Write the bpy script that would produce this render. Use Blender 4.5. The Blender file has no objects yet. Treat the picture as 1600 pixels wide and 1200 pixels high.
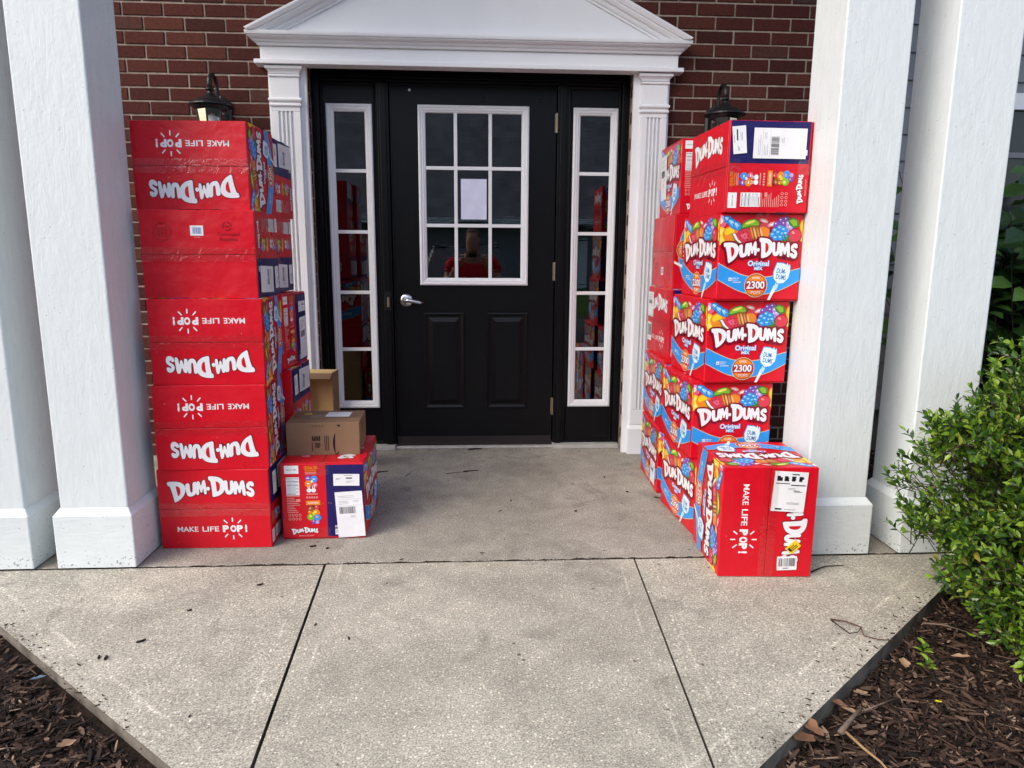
import bpy, bmesh, math, random
from mathutils import Vector, Matrix
from mathutils.geometry import tessellate_polygon
R = math.radians
random.seed(7)
scene = bpy.context.scene
col = scene.collection

# ------------------------------------------------------------------ camera
F_PX, PITCH, YAW, ROLL = 1100.05, .1811, .05828, .00635
CAM = Vector((.43978, -4.06348, 1.12339))
fw = Vector((math.sin(YAW) * math.cos(PITCH), math.cos(YAW) * math.cos(PITCH), -math.sin(PITCH)))
rt = Vector((math.cos(YAW), -math.sin(YAW), 0)); up = rt.cross(fw)
rt2 = math.cos(ROLL) * rt + math.sin(ROLL) * up; up2 = -math.sin(ROLL) * rt + math.cos(ROLL) * up
cam_data = bpy.data.cameras.new('camera'); cam = bpy.data.objects.new('camera', cam_data); col.objects.link(cam)
cam_data.sensor_width = 36; cam_data.lens = F_PX / 1600 * 36; cam_data.clip_start = .02; cam_data.clip_end = 500
cam.matrix_world = Matrix(((rt2.x, up2.x, -fw.x, CAM.x), (rt2.y, up2.y, -fw.y, CAM.y), (rt2.z, up2.z, -fw.z, CAM.z), (0, 0, 0, 1)))
scene.camera = cam
scene.render.resolution_x, scene.render.resolution_y = 1024, 768

# ------------------------------------------------------------------ sky and sun (bright overcast)
SUN_EL, SUN_AZ = R(42), R(232)      # azimuth measured from +Y clockwise: light comes from the front left
w = bpy.data.worlds.new('World'); scene.world = w; w.use_nodes = True
nt = w.node_tree; bg = nt.nodes['Background']
sky = nt.nodes.new('ShaderNodeTexSky'); sky.sky_type = 'NISHITA'; sky.sun_disc = False
sky.sun_elevation = SUN_EL; sky.sun_rotation = SUN_AZ; sky.air_density = 1.0; sky.dust_density = 3.0; sky.ozone_density = 1.0
hs = nt.nodes.new('ShaderNodeHueSaturation'); hs.inputs['Saturation'].default_value = .95
nt.links.new(sky.outputs[0], hs.inputs['Color']); nt.links.new(hs.outputs[0], bg.inputs['Color'])
bg.inputs['Strength'].default_value = .15
sd = bpy.data.lights.new('sun', 'SUN'); sd.energy = .55; sd.angle = R(40); sd.color = (1, .95, .88)
sun = bpy.data.objects.new('sun', sd); col.objects.link(sun)
sdir = Vector((math.sin(SUN_AZ) * math.cos(SUN_EL), math.cos(SUN_AZ) * math.cos(SUN_EL), math.sin(SUN_EL)))
sun.rotation_euler = sdir.to_track_quat('Z', 'Y').to_euler()
scene.view_settings.view_transform = 'Standard'; scene.view_settings.look = 'None'
scene.view_settings.exposure = 1.0; scene.view_settings.gamma = 1
scene.cycles.max_bounces = 8; scene.cycles.transparent_max_bounces = 16

# ------------------------------------------------------------------ helpers
class MB:
    """collects vertices and faces of one mesh"""
    def __init__(s): s.v = []; s.f = []; s.m = []
    def add(s, vs, fs, mi=0):
        o = len(s.v); s.v += [tuple(v) for v in vs]
        for f in fs: s.f.append(tuple(i + o for i in f)); s.m.append(mi)
    def box(s, x0, x1, y0, y1, z0, z1, mi=0):
        s.add([(x0, y0, z0), (x1, y0, z0), (x1, y1, z0), (x0, y1, z0), (x0, y0, z1), (x1, y0, z1), (x1, y1, z1), (x0, y1, z1)],
              [(0, 3, 2, 1), (4, 5, 6, 7), (0, 1, 5, 4), (1, 2, 6, 5), (2, 3, 7, 6), (3, 0, 4, 7)], mi)
    def obox(s, c, ax, ay, az, mi=0):
        c, ax, ay, az = map(Vector, (c, ax, ay, az)); vs = []
        for k in (-1, 1):
            for i, j in ((-1, -1), (1, -1), (1, 1), (-1, 1)): vs.append(c + i * ax + j * ay + k * az)
        s.add(vs, [(0, 3, 2, 1), (4, 5, 6, 7), (0, 1, 5, 4), (1, 2, 6, 5), (2, 3, 7, 6), (3, 0, 4, 7)], mi)
    def lathe(s, c, prof, n=24, mi=0, rot=0.):
        vs = []; fs = []
        for r, z in prof:
            for k in range(n):
                a = 2 * math.pi * k / n + rot; vs.append((c[0] + r * math.cos(a), c[1] + r * math.sin(a), c[2] + z))
        for i in range(len(prof) - 1):
            for k in range(n):
                k2 = (k + 1) % n; fs.append((i * n + k, i * n + k2, (i + 1) * n + k2, (i + 1) * n + k))
        s.add(vs, fs, mi)
    def tube(s, pts, rad, n=10, mi=0):
        pts = [Vector(p) for p in pts]; vs = []; fs = []
        rads = rad if isinstance(rad, (list, tuple)) else [rad] * len(pts)
        for i, p in enumerate(pts):
            t = (pts[min(i + 1, len(pts) - 1)] - pts[max(i - 1, 0)]).normalized()
            a = t.orthogonal().normalized() if i == 0 else (a - t * a.dot(t)).normalized()
            b = t.cross(a)
            for k in range(n):
                q = 2 * math.pi * k / n; vs.append(p + rads[i] * (math.cos(q) * a + math.sin(q) * b))
        for i in range(len(pts) - 1):
            for k in range(n):
                k2 = (k + 1) % n; fs.append((i * n + k, i * n + k2, (i + 1) * n + k2, (i + 1) * n + k))
        fs.append(tuple(range(n))[::-1]); fs.append(tuple(range((len(pts) - 1) * n, len(pts) * n)))
        s.add(vs, fs, mi)
    def rings(s, loops, fill=False, mi=0):
        """bands between successive closed loops of equal length"""
        n = len(loops[0]); vs = [p for l in loops for p in l]; fs = []
        for i in range(len(loops) - 1):
            for k in range(n):
                k2 = (k + 1) % n; fs.append((i * n + k, i * n + k2, (i + 1) * n + k2, (i + 1) * n + k))
        if fill: fs.append(tuple(range((len(loops) - 1) * n, len(loops) * n)))
        s.add(vs, fs, mi)
    def mesh(s, name, mats):
        me = bpy.data.meshes.new(name); me.from_pydata(s.v, [], s.f)
        for m in mats: me.materials.append(m)
        if len(mats) > 1: me.polygons.foreach_set('material_index', s.m)
        me.update(); return me
    def build(s, name, mats, parent=None, bevel=0, smooth=False, seg=2):
        if not isinstance(mats, (list, tuple)): mats = [mats]
        o = bpy.data.objects.new(name, s.mesh(name, mats)); col.objects.link(o)
        if parent: o.parent = parent
        if bevel:
            b = o.modifiers.new('bevel', 'BEVEL'); b.width = bevel; b.segments = seg; b.limit_method = 'ANGLE'; b.angle_limit = R(40)
        if smooth:
            for p in o.data.polygons: p.use_smooth = True
        return o

def fix_normals(o):
    bm = bmesh.new(); bm.from_mesh(o.data); bmesh.ops.recalc_face_normals(bm, faces=bm.faces); bm.to_mesh(o.data); bm.free(); return o
def tag(o, label, cat, group=None):
    o['label'] = label; o['category'] = cat; o['kind'] = 'thing'
    if group: o['group'] = group
    return o
def thing(name, label, cat, loc=(0, 0, 0), rz=0, group=None):
    o = bpy.data.objects.new(name, None); col.objects.link(o); o.location = loc; o.rotation_euler = (0, 0, rz); o.empty_display_size = .1
    return tag(o, label, cat, group)
def struct(o, kind='structure'): o['kind'] = kind; return o
def rectloop(x0, x1, z0, z1, d, y): return [(x0 + d, y, z0 + d), (x1 - d, y, z0 + d), (x1 - d, y, z1 - d), (x0 + d, y, z1 - d)]

# ------------------------------------------------------------------ materials
def mat(name, c, rough=.5, spec=.5, metal=0, bump=None, var=None, coat=0):
    """bump=(scale, strength, distance), var=(scale, amount): noise relief and mottling"""
    m = bpy.data.materials.new(name); m.use_nodes = True; n = m.node_tree.nodes; l = m.node_tree.links; b = n['Principled BSDF']
    b.inputs['Base Color'].default_value = (*c, 1); b.inputs['Roughness'].default_value = rough; b.inputs['Metallic'].default_value = metal
    b.inputs['Specular IOR Level'].default_value = spec; b.inputs['Coat Weight'].default_value = coat; b.inputs['Coat Roughness'].default_value = .15
    tc = n.new('ShaderNodeTexCoord')
    if bump:
        t = n.new('ShaderNodeTexNoise'); t.inputs['Scale'].default_value = bump[0]; t.inputs['Detail'].default_value = 5
        l.new(tc.outputs['Object'], t.inputs['Vector'])
        u = n.new('ShaderNodeBump'); u.inputs['Strength'].default_value = bump[1]; u.inputs['Distance'].default_value = bump[2]
        l.new(t.outputs[0], u.inputs['Height']); l.new(u.outputs[0], b.inputs['Normal'])
    if var:
        t = n.new('ShaderNodeTexNoise'); t.inputs['Scale'].default_value = var[0]; t.inputs['Detail'].default_value = 6
        l.new(tc.outputs['Object'], t.inputs['Vector'])
        r = n.new('ShaderNodeMapRange'); r.inputs['From Min'].default_value = .3; r.inputs['From Max'].default_value = .7
        r.inputs['To Min'].default_value = 1 - var[1]; r.inputs['To Max'].default_value = 1 + var[1]; l.new(t.outputs[0], r.inputs[0])
        x = n.new('ShaderNodeVectorMath'); x.operation = 'SCALE'; x.inputs[0].default_value = c; l.new(r.outputs[0], x.inputs['Scale'])
        l.new(x.outputs[0], b.inputs['Base Color'])
    return m

def island_mat(name, stops, rough=.6, spec=.3, bump=None, trans=0):
    """colour picked per loose piece of the mesh"""
    m = bpy.data.materials.new(name); m.use_nodes = True; n = m.node_tree.nodes; l = m.node_tree.links; b = n['Principled BSDF']
    g = n.new('ShaderNodeNewGeometry'); cr = n.new('ShaderNodeValToRGB'); l.new(g.outputs['Random Per Island'], cr.inputs[0])
    e = cr.color_ramp.elements; e[0].position, e[0].color = stops[0][0], (*stops[0][1], 1); e[1].position, e[1].color = stops[-1][0], (*stops[-1][1], 1)
    for p, c in stops[1:-1]: q = e.new(p); q.color = (*c, 1)
    l.new(cr.outputs[0], b.inputs['Base Color']); b.inputs['Roughness'].default_value = rough; b.inputs['Specular IOR Level'].default_value = spec
    if bump:
        tc = n.new('ShaderNodeTexCoord'); t = n.new('ShaderNodeTexNoise'); t.inputs['Scale'].default_value = bump[0]; t.inputs['Detail'].default_value = 6
        l.new(tc.outputs['Object'], t.inputs['Vector']); u = n.new('ShaderNodeBump'); u.inputs['Strength'].default_value = bump[1]; u.inputs['Distance'].default_value = bump[2]
        l.new(t.outputs[0], u.inputs['Height']); l.new(u.outputs[0], b.inputs['Normal'])
        mx = n.new('ShaderNodeMix'); mx.data_type = 'RGBA'; mx.blend_type = 'MULTIPLY'; mx.inputs[0].default_value = .6
        l.new(cr.outputs[0], mx.inputs[6]); r = n.new('ShaderNodeMapRange'); r.inputs['From Min'].default_value = .3; r.inputs['From Max'].default_value = .7
        r.inputs['To Min'].default_value = .55; r.inputs['To Max'].default_value = 1.3; l.new(t.outputs[0], r.inputs[0])
        l.new(r.outputs[0], mx.inputs[7]); l.new(mx.outputs[2], b.inputs['Base Color'])
    if trans:
        tr = n.new('ShaderNodeBsdfTranslucent'); l.new(cr.outputs[0], tr.inputs[0]); ms = n.new('ShaderNodeMixShader'); ms.inputs[0].default_value = trans
        l.new(b.outputs[0], ms.inputs[1]); l.new(tr.outputs[0], ms.inputs[2]); l.new(ms.outputs[0], n['Material Output'].inputs[0])
    return m

def glass_mat(name, tint, wob):
    m = bpy.data.materials.new(name); m.use_nodes = True; n = m.node_tree.nodes; l = m.node_tree.links; n.remove(n['Principled BSDF'])
    tr = n.new('ShaderNodeBsdfTransparent'); tr.inputs[0].default_value = (*tint, 1); gl = n.new('ShaderNodeBsdfGlossy'); gl.inputs['Roughness'].default_value = .012
    fr = n.new('ShaderNodeFresnel'); fr.inputs['IOR'].default_value = 2.25; ms = n.new('ShaderNodeMixShader')
    tc = n.new('ShaderNodeTexCoord'); mp = n.new('ShaderNodeMapping'); mp.inputs['Scale'].default_value = (3, 3, 40); l.new(tc.outputs['Object'], mp.inputs[0])
    t = n.new('ShaderNodeTexNoise'); t.inputs['Scale'].default_value = 1.2; t.inputs['Detail'].default_value = 2; l.new(mp.outputs[0], t.inputs['Vector'])
    u = n.new('ShaderNodeBump'); u.inputs['Strength'].default_value = wob; u.inputs['Distance'].default_value = .0006; l.new(t.outputs[0], u.inputs['Height'])
    l.new(u.outputs[0], gl.inputs['Normal']); l.new(fr.outputs[0], ms.inputs[0]); l.new(tr.outputs[0], ms.inputs[1]); l.new(gl.outputs[0], ms.inputs[2])
    l.new(ms.outputs[0], n['Material Output'].inputs[0]); return m

def timber_mat(name, c, along):
    """thick paint over rough-sawn timber: grain relief along one axis, brush ridges and a few chips"""
    m = mat(name, c, .42, .4); n = m.node_tree.nodes; l = m.node_tree.links; b = n['Principled BSDF']
    tc = n.new('ShaderNodeTexCoord'); mp = n.new('ShaderNodeMapping'); sc = [26, 26, 26]; sc['xyz'.index(along)] = 5; mp.inputs['Scale'].default_value = sc
    l.new(tc.outputs['Object'], mp.inputs[0])
    a = n.new('ShaderNodeTexNoise'); a.inputs['Scale'].default_value = 1.; a.inputs['Detail'].default_value = 5; a.inputs['Distortion'].default_value = 3.2; l.new(mp.outputs[0], a.inputs['Vector'])
    f = n.new('ShaderNodeTexNoise'); f.inputs['Scale'].default_value = 70; f.inputs['Detail'].default_value = 4; l.new(tc.outputs['Object'], f.inputs['Vector'])
    v = n.new('ShaderNodeTexVoronoi'); v.inputs['Scale'].default_value = 21; l.new(tc.outputs['Object'], v.inputs['Vector'])
    lt = n.new('ShaderNodeMapRange'); lt.inputs['From Min'].default_value = .05; lt.inputs['From Max'].default_value = .12; l.new(v.outputs['Distance'], lt.inputs[0])
    pn = n.new('ShaderNodeTexNoise'); pn.inputs['Scale'].default_value = 3.1; l.new(tc.outputs['Object'], pn.inputs['Vector'])
    gt = n.new('ShaderNodeMath'); gt.operation = 'LESS_THAN'; gt.inputs[1].default_value = .57; l.new(pn.outputs[0], gt.inputs[0])
    mxm = n.new('ShaderNodeMath'); mxm.operation = 'MAXIMUM'; l.new(lt.outputs[0], mxm.inputs[0]); l.new(gt.outputs[0], mxm.inputs[1])
    s1 = n.new('ShaderNodeMath'); s1.operation = 'MULTIPLY_ADD'; s1.inputs[1].default_value = .8; l.new(f.outputs[0], s1.inputs[0]); l.new(a.outputs[0], s1.inputs[2])
    s2 = n.new('ShaderNodeMath'); s2.operation = 'MULTIPLY_ADD'; s2.inputs[1].default_value = .5; l.new(mxm.outputs[0], s2.inputs[0]); l.new(s1.outputs[0], s2.inputs[2])
    u = n.new('ShaderNodeBump'); u.inputs['Strength'].default_value = .7; u.inputs['Distance'].default_value = .0017; l.new(s2.outputs[0], u.inputs['Height']); l.new(u.outputs[0], b.inputs['Normal'])
    # specks of grime and slightly uneven white
    d = n.new('ShaderNodeTexNoise'); d.inputs['Scale'].default_value = 120; d.inputs['Detail'].default_value = 1; l.new(tc.outputs['Object'], d.inputs['Vector'])
    if along == 'x':
        sz = n.new('ShaderNodeSeparateXYZ'); l.new(tc.outputs['Object'], sz.inputs[0]); zr = n.new('ShaderNodeMapRange'); zr.inputs['From Min'].default_value = .0; zr.inputs['From Max'].default_value = .09; zr.inputs['To Min'].default_value = .13; zr.inputs['To Max'].default_value = 0; l.new(sz.outputs[2], zr.inputs[0])
        da = n.new('ShaderNodeMath'); l.new(d.outputs[0], da.inputs[0]); l.new(zr.outputs[0], da.inputs[1])
    dr = n.new('ShaderNodeMapRange'); dr.inputs['From Min'].default_value = .74; dr.inputs['From Max'].default_value = .78; dr.inputs['To Min'].default_value = 1; dr.inputs['To Max'].default_value = .45; l.new(da.outputs[0] if along == 'x' else d.outputs[0], dr.inputs[0])
    h = n.new('ShaderNodeTexNoise'); h.inputs['Scale'].default_value = 2.4; h.inputs['Detail'].default_value = 5; l.new(mp.outputs[0], h.inputs['Vector'])
    hr = n.new('ShaderNodeMapRange'); hr.inputs['From Min'].default_value = .3; hr.inputs['From Max'].default_value = .7; hr.inputs['To Min'].default_value = .95; hr.inputs['To Max'].default_value = 1.02; l.new(h.outputs[0], hr.inputs[0])
    mu = n.new('ShaderNodeMath'); mu.operation = 'MULTIPLY'; l.new(dr.outputs[0], mu.inputs[0]); l.new(hr.outputs[0], mu.inputs[1])
    x = n.new('ShaderNodeVectorMath'); x.operation = 'SCALE'; x.inputs[0].default_value = c; l.new(mu.outputs[0], x.inputs['Scale']); l.new(x.outputs[0], b.inputs['Base Color'])
    return m

def concrete_mat(name, c, lines, scale=1.):
    """exposed-sand concrete: fine grains, pale aggregate flecks, stains, smooth pale tooled lines"""
    m = mat(name, c, .85, .25); n = m.node_tree.nodes; l = m.node_tree.links; b = n['Principled BSDF']
    tc = n.new('ShaderNodeTexCoord'); P = tc.outputs['Object']
    def noise(s, d, rng, to, dist=0):
        t = n.new('ShaderNodeTexNoise'); t.inputs['Scale'].default_value = s; t.inputs['Detail'].default_value = d; t.inputs['Distortion'].default_value = dist; l.new(P, t.inputs['Vector'])
        r = n.new('ShaderNodeMapRange'); r.inputs['From Min'].default_value, r.inputs['From Max'].default_value = rng; r.inputs['To Min'].default_value, r.inputs['To Max'].default_value = to
        l.new(t.outputs[0], r.inputs[0]); return r.outputs[0], t.outputs[0]
    def mul(a, q):
        x = n.new('ShaderNodeMath'); x.operation = 'MULTIPLY'; l.new(a, x.inputs[0]); l.new(q, x.inputs[1]); return x.outputs[0]
    big, _ = noise(1.6, 8, (.3, .7), (.78, 1.14), .9); mid, _ = noise(11, 8, (.3, .7), (.86, 1.12), .5); grain, _ = noise(85, 3, (.32, .68), (.84, 1.15)); fine, fr = noise(210, 3, (.3, .7), (.45, 1.5))
    spot, _ = noise(4.1, 4, (.6, .72), (1, .78), 1.2)
    v = n.new('ShaderNodeTexVoronoi'); v.inputs['Scale'].default_value = 100; l.new(P, v.inputs['Vector'])
    sep = n.new('ShaderNodeSeparateColor'); l.new(v.outputs['Color'], sep.inputs[0])
    pick = n.new('ShaderNodeMath'); pick.operation = 'GREATER_THAN'; pick.inputs[1].default_value = .74; l.new(sep.outputs[0], pick.inputs[0])
    near = n.new('ShaderNodeMapRange'); near.inputs['From Min'].default_value = .28; near.inputs['From Max'].default_value = .4; near.inputs['To Min'].default_value = 1; near.inputs['To Max'].default_value = 0; l.new(v.outputs['Distance'], near.inputs[0])
    fleck = mul(pick.outputs[0], near.outputs[0])
    fl = n.new('ShaderNodeMath'); fl.operation = 'MULTIPLY_ADD'; fl.inputs[1].default_value = .55 * scale; fl.inputs[2].default_value = 1; l.new(fleck, fl.inputs[0])
    v2 = n.new('ShaderNodeTexVoronoi'); v2.inputs['Scale'].default_value = 9; l.new(P, v2.inputs['Vector'])
    pit = n.new('ShaderNodeMapRange'); pit.inputs['From Min'].default_value = .035; pit.inputs['From Max'].default_value = .06; pit.inputs['To Min'].default_value = .3; pit.inputs['To Max'].default_value = 1; l.new(v2.outputs['Distance'], pit.inputs[0])
    tot = mul(mul(mul(big, mul(mid, grain)), mul(fine, spot)), mul(fl.outputs[0], pit.outputs[0]))
    sx = n.new('ShaderNodeSeparateXYZ'); l.new(P, sx.inputs[0])
    for (x0, y0, x1, y1, wd) in lines:
        dx, dy = x1 - x0, y1 - y0; L = math.hypot(dx, dy); nx, ny = -dy / L, dx / L
        dn = n.new('ShaderNodeVectorMath'); dn.operation = 'DOT_PRODUCT'; dn.inputs[1].default_value = (nx, ny, 0); l.new(P, dn.inputs[0])
        ab = n.new('ShaderNodeMath'); ab.operation = 'SUBTRACT'; ab.inputs[1].default_value = nx * x0 + ny * y0; l.new(dn.outputs['Value'], ab.inputs[0])
        aa = n.new('ShaderNodeMath'); aa.operation = 'ABSOLUTE'; l.new(ab.outputs[0], aa.inputs[0])
        wn, _ = noise(7, 4, (.42, .6), (0, 1))
        r = n.new('ShaderNodeMapRange'); r.inputs['From Min'].default_value = 0; r.inputs['From Max'].default_value = wd; r.inputs['To Min'].default_value = .38; r.inputs['To Max'].default_value = 0; l.new(aa.outputs[0], r.inputs[0])
        q = n.new('ShaderNodeMath'); q.operation = 'MULTIPLY_ADD'; q.inputs[2].default_value = 1; l.new(r.outputs[0], q.inputs[0]); l.new(wn, q.inputs[1])
        tot = mul(tot, q.outputs[0])
    x = n.new('ShaderNodeVectorMath'); x.operation = 'SCALE'; x.inputs[0].default_value = c; l.new(tot, x.inputs['Scale']); l.new(x.outputs[0], b.inputs['Base Color'])
    u = n.new('ShaderNodeBump'); u.inputs['Strength'].default_value = .55; u.inputs['Distance'].default_value = .002; l.new(fr, u.inputs['Height']); l.new(u.outputs[0], b.inputs['Normal'])
    return m

white_paint = mat('white_paint', (.8, .81, .83), .4, .4, bump=(45, .08, .001), var=(3, .025))
white_vinyl = mat('white_vinyl', (.78, .79, .81), .3, .5, bump=(30, .15, .001))
shaft_paint = timber_mat('white_timber_vertical', (.705, .755, .765), 'z')
plinth_paint = timber_mat('white_timber_across', (.705, .755, .765), 'x')
black_paint = mat('black_paint', (.0035, .0035, .0045), .36, .22, bump=(9, .2, .002), var=(14, .18))
black_dull = mat('black_dull', (.006, .006, .007), .5, .3)
brass = mat('worn_hinge_metal', (.3, .24, .16), .45, .5, .8, var=(60, .3))
steel = mat('brushed_steel', (.62, .63, .64), .28, .5, 1, bump=(80, .1, .0005))
sill_metal = mat('sill_metal', (.5, .49, .46), .55, .4, .2, bump=(60, .2, .001), var=(20, .15))
sweep_mat = mat('door_sweep', (.028, .022, .022), .5, .4, .3)
paper_mat = mat('paper', (.66, .68, .85), .8, .2, bump=(20, .3, .002), var=(25, .04))
glass = glass_mat('window_glass', (.5, .52, .52), .16)
lamp_glass = glass_mat('lamp_glass', (.9, .92, .92), .2)
iron = mat('black_iron', (.014, .015, .017), .38, .5, .3, bump=(90, .25, .001))
brick_mat = island_mat('red_brick', [(0, (.05, .015, .012)), (.3, (.07, .017, .014)), (.6, (.08, .021, .016)), (.88, (.1, .03, .02)), (1, (.06, .032, .028))], .85, .2, (70, .5, .003))
mortar = mat('mortar', (.36, .295, .24), .95, .1, bump=(180, .6, .003), var=(30, .25))
siding_mat = mat('grey_siding', (.19, .2, .22), .6, .3, bump=(40, .3, .002), var=(4, .06))
concrete_dark = mat('foundation_concrete', (.12, .11, .1), .9, .2, bump=(50, .5, .004), var=(10, .2))
interior = mat('dark_interior', (.03, .03, .032), .9, .1, var=(2, .3))
lamp_tan = mat('tan_lamp_shade', (.5, .3, .13), .7, .2)
bulb_mat = mat('frosted_bulb', (.85, .85, .82), .3, .5)

# ------------------------------------------------------------------ ground: bed, slabs, forecourt
mulch_mat = mat('dark_soil', (.022, .014, .01), .95, .15, bump=(45, 1, .02), var=(25, .5))
b = MB(); b.box(-12, 12, -3.42, 8, -.5, -.06); b.box(-12, .0, -3.42, -.2, -.0599, -.034); struct(b.build('planting_bed', mulch_mat))
asphalt = mat('asphalt', (.05, .05, .052), .9, .25, bump=(120, .6, .004), var=(3, .15))
b = MB(); b.add([(-150, -200, -.36), (150, -200, -.36), (150, 150, -.36), (-150, 150, -.36)], [(0, 1, 2, 3)]); struct(b.build('parking_lot', asphalt))
lawn_mat = mat('lawn', (.05, .1, .02), .95, .1, bump=(60, 1, .03), var=(6, .4))
b = MB(); b.box(-60, 60, -27.5, -13, -.4, -.3); struct(b.build('lawn', lawn_mat))

# walk edges, measured on the ground
def lerp(a, c, t): return (a[0] + (c[0] - a[0]) * t, a[1] + (c[1] - a[1]) * t)
JY = -1.603
eL0, eL1 = (-.984, -2.023), (-.268, -2.639); eR0, eR1 = (1.95, -1.976), (1.069, -2.705)
tL = (JY - eL0[1]) / (eL1[1] - eL0[1]); cL = lerp(eL0, eL1, tL); tR = (JY - eR0[1]) / (eR1[1] - eR0[1]); cR = lerp(eR0, eR1, tR)
jl0, jl1 = (-.101, JY), (-.044, -2.79); jr0, jr1 = (1.049, JY), (.971, -2.79)
offL = (.1 * .652, .1 * .758); offR = (-.1 * .637, .1 * .77)
walk_lines = [(eL0[0] + offL[0], eL0[1] + offL[1], eL1[0] + offL[0], eL1[1] + offL[1], .010), (eR0[0] + offR[0], eR0[1] + offR[1], eR1[0] + offR[0], eR1[1] + offR[1], .010),
              (jl0[0] - .06, JY, jl1[0] - .06, jl1[1], .007), (jl0[0] + .06, JY, jl1[0] + .06, jl1[1], .007), (jr0[0] - .06, JY, jr1[0] - .06, jr1[1], .006), (jr0[0] + .06, JY, jr1[0] + .06, jr1[1], .006)]
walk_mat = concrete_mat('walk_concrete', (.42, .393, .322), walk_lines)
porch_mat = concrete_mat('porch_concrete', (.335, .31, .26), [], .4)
soiled = mat('soiled_slab_side', (.17, .15, .125), .95, .15, bump=(70, .7, .004), var=(12, .45))
def prism(mb, pts, z0, z1):
    n = len(pts); mb.add([(x, y, z0) for x, y in pts] + [(x, y, z1) for x, y in pts], [tuple(range(n))[::-1], tuple(range(n, 2 * n))]); o = len(mb.v) - 2 * n
    for i in range(n): mb.f.append((o + i, o + (i + 1) % n, o + n + (i + 1) % n, o + n + i)); mb.m.append(1)
g = .0045
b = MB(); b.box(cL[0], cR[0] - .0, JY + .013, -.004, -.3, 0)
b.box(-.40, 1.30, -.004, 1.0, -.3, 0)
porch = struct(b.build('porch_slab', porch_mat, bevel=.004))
b = MB()
prism(b, [(cL[0], JY), (cL[0] + .001, JY - .0005), (jl1[0] - g, jl1[1]), (jl0[0] - g, JY)], -.3, -.001)
prism(b, [(jl0[0] + g, JY), (jl1[0] + g, jl1[1]), (jl1[0] + g, -3.4), (jr1[0] - g * .7, -3.4), (jr1[0] - g * .7, jr1[1]), (jr0[0] - g * .7, JY)], -.3, 0)
prism(b, [(jr0[0] + g * .7, JY), (jr1[0] + g * .7, jr1[1]), (cR[0], JY - .0005), (cR[0], JY)], -.3, -.001)
b.build('walkway', [walk_mat, soiled], bevel=.007); struct(bpy.data.objects['walkway'])
b = MB(); n_ = 160; ra_ = random.Random(4); top_ = []
for i in range(n_ + 1):      # crumbly dirt packed in the joints
    x = cL[0] + (cR[0] - cL[0]) * i / n_; top_ += [(x, JY - .001 - ra_.uniform(0, .004), -.004), (x, JY + .011 + ra_.uniform(0, .005), -.0035 + ra_.uniform(0, .0045))]
b.add(top_, [(2 * i, 2 * i + 2, 2 * i + 3, 2 * i + 1) for i in range(n_)])
struct(b.build('joint_dirt', mulch_mat), 'stuff')

# ------------------------------------------------------------------ brick wall (every brick real, one mesh)
WY = -.13; OX0, OX1, OZ = -.412, 1.312, 2.09
BX0, BX1, BZ1 = -1.75, 2.48, 4.0
b = MB(); CH, BL, MJ = .0677, .2032, .0098
rb = random.Random(3)
def brick(x0, x1, z0, z1, y0, y1):
    j = lambda: rb.uniform(-.0009, .0009); c = .0022
    x0 += j(); x1 += j(); z0 += j(); z1 += j(); y0 += j() * 1.5
    fr = [(x0 + c, y0, z0 + c), (x1 - c, y0, z0 + c), (x1 - c, y0, z1 - c), (x0 + c, y0, z1 - c)]
    mid = [(x0, y0 + c, z0), (x1, y0 + c, z0), (x1, y0 + c, z1), (x0, y0 + c, z1)]
    bk = [(x0, y1, z0), (x1, y1, z0), (x1, y1, z1), (x0, y1, z1)]
    b.rings([fr, mid, bk]); b.add(fr, [(0, 1, 2, 3)])
k = 0; z = .003
while z < BZ1:
    z1 = z + CH - MJ; x = BX0 - (BL / 2 if k % 2 else 0) + .035
    while x < BX1:
        xa, xb = max(x, BX0), min(x + BL - MJ, BX1); x += BL
        if xb - xa < .03: continue
        if z1 <= OZ + .03:
            if xa < OX0 and xb > OX0: xb = OX0
            elif xa < OX1 and xb > OX1: xa = OX1
            elif xa >= OX0 and xb <= OX1: continue
            if xb - xa < .02: continue
        brick(xa, xb, z, z1, WY, WY + .075)
    z += CH; k += 1
nb = len(b.f); b.m = [0] * nb
for xa, xb, za, zb in ((BX0, OX0 - .004, 0, BZ1), (OX1 + .004, BX1, 0, BZ1), (OX0 - .004, OX1 + .004, OZ + .03, BZ1)):
    b.box(xa, xb, WY + .006, WY + .16, za, zb, 1)
fix_normals(tag(b.build('brick_wall', [brick_mat, mortar]), 'dark red brick wall with tan mortar around the black door', 'wall'))

# grey lap siding to both sides of the brick
def siding(x0, x1, label):
    b = MB(); z = .21; e = .146; y = .02
    while z < 4.0:
        b.add([(x0, y - .014, z), (x1, y - .014, z), (x1, y - .002, z + e), (x0, y - .002, z + e), (x0, y + .02, z), (x1, y + .02, z)], [(0, 1, 2, 3), (0, 4, 5, 1)]); z += e
    b.box(x0, x1, y + .004, y + .1, .21, 4.0)
    b.box(x0, x1, y + .03, y + .12, -.3, .205, 1)
    return tag(b.build('siding_wall', [siding_mat, concrete_dark]), label, 'wall')
siding(BX1 + .003, 8, 'grey lap siding wall seen between and beyond the right columns')
siding(-8, BX0 - .003, 'grey lap siding wall behind the left columns')
t = thing('house_window', 'white trimmed dark window in the grey siding at the right edge', 'window', (4.05, .0, .45))
b = MB()
for x0, x1, z0, z1 in ((-.62, -.54, 0, 1.5), (.54, .62, 0, 1.5), (-.62, .62, 1.5, 1.59), (-.66, .66, -.06, 0)): b.box(x0, x1, -.035, .01, z0, z1)
b.build('window_frame', white_vinyl, t, .004)
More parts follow.
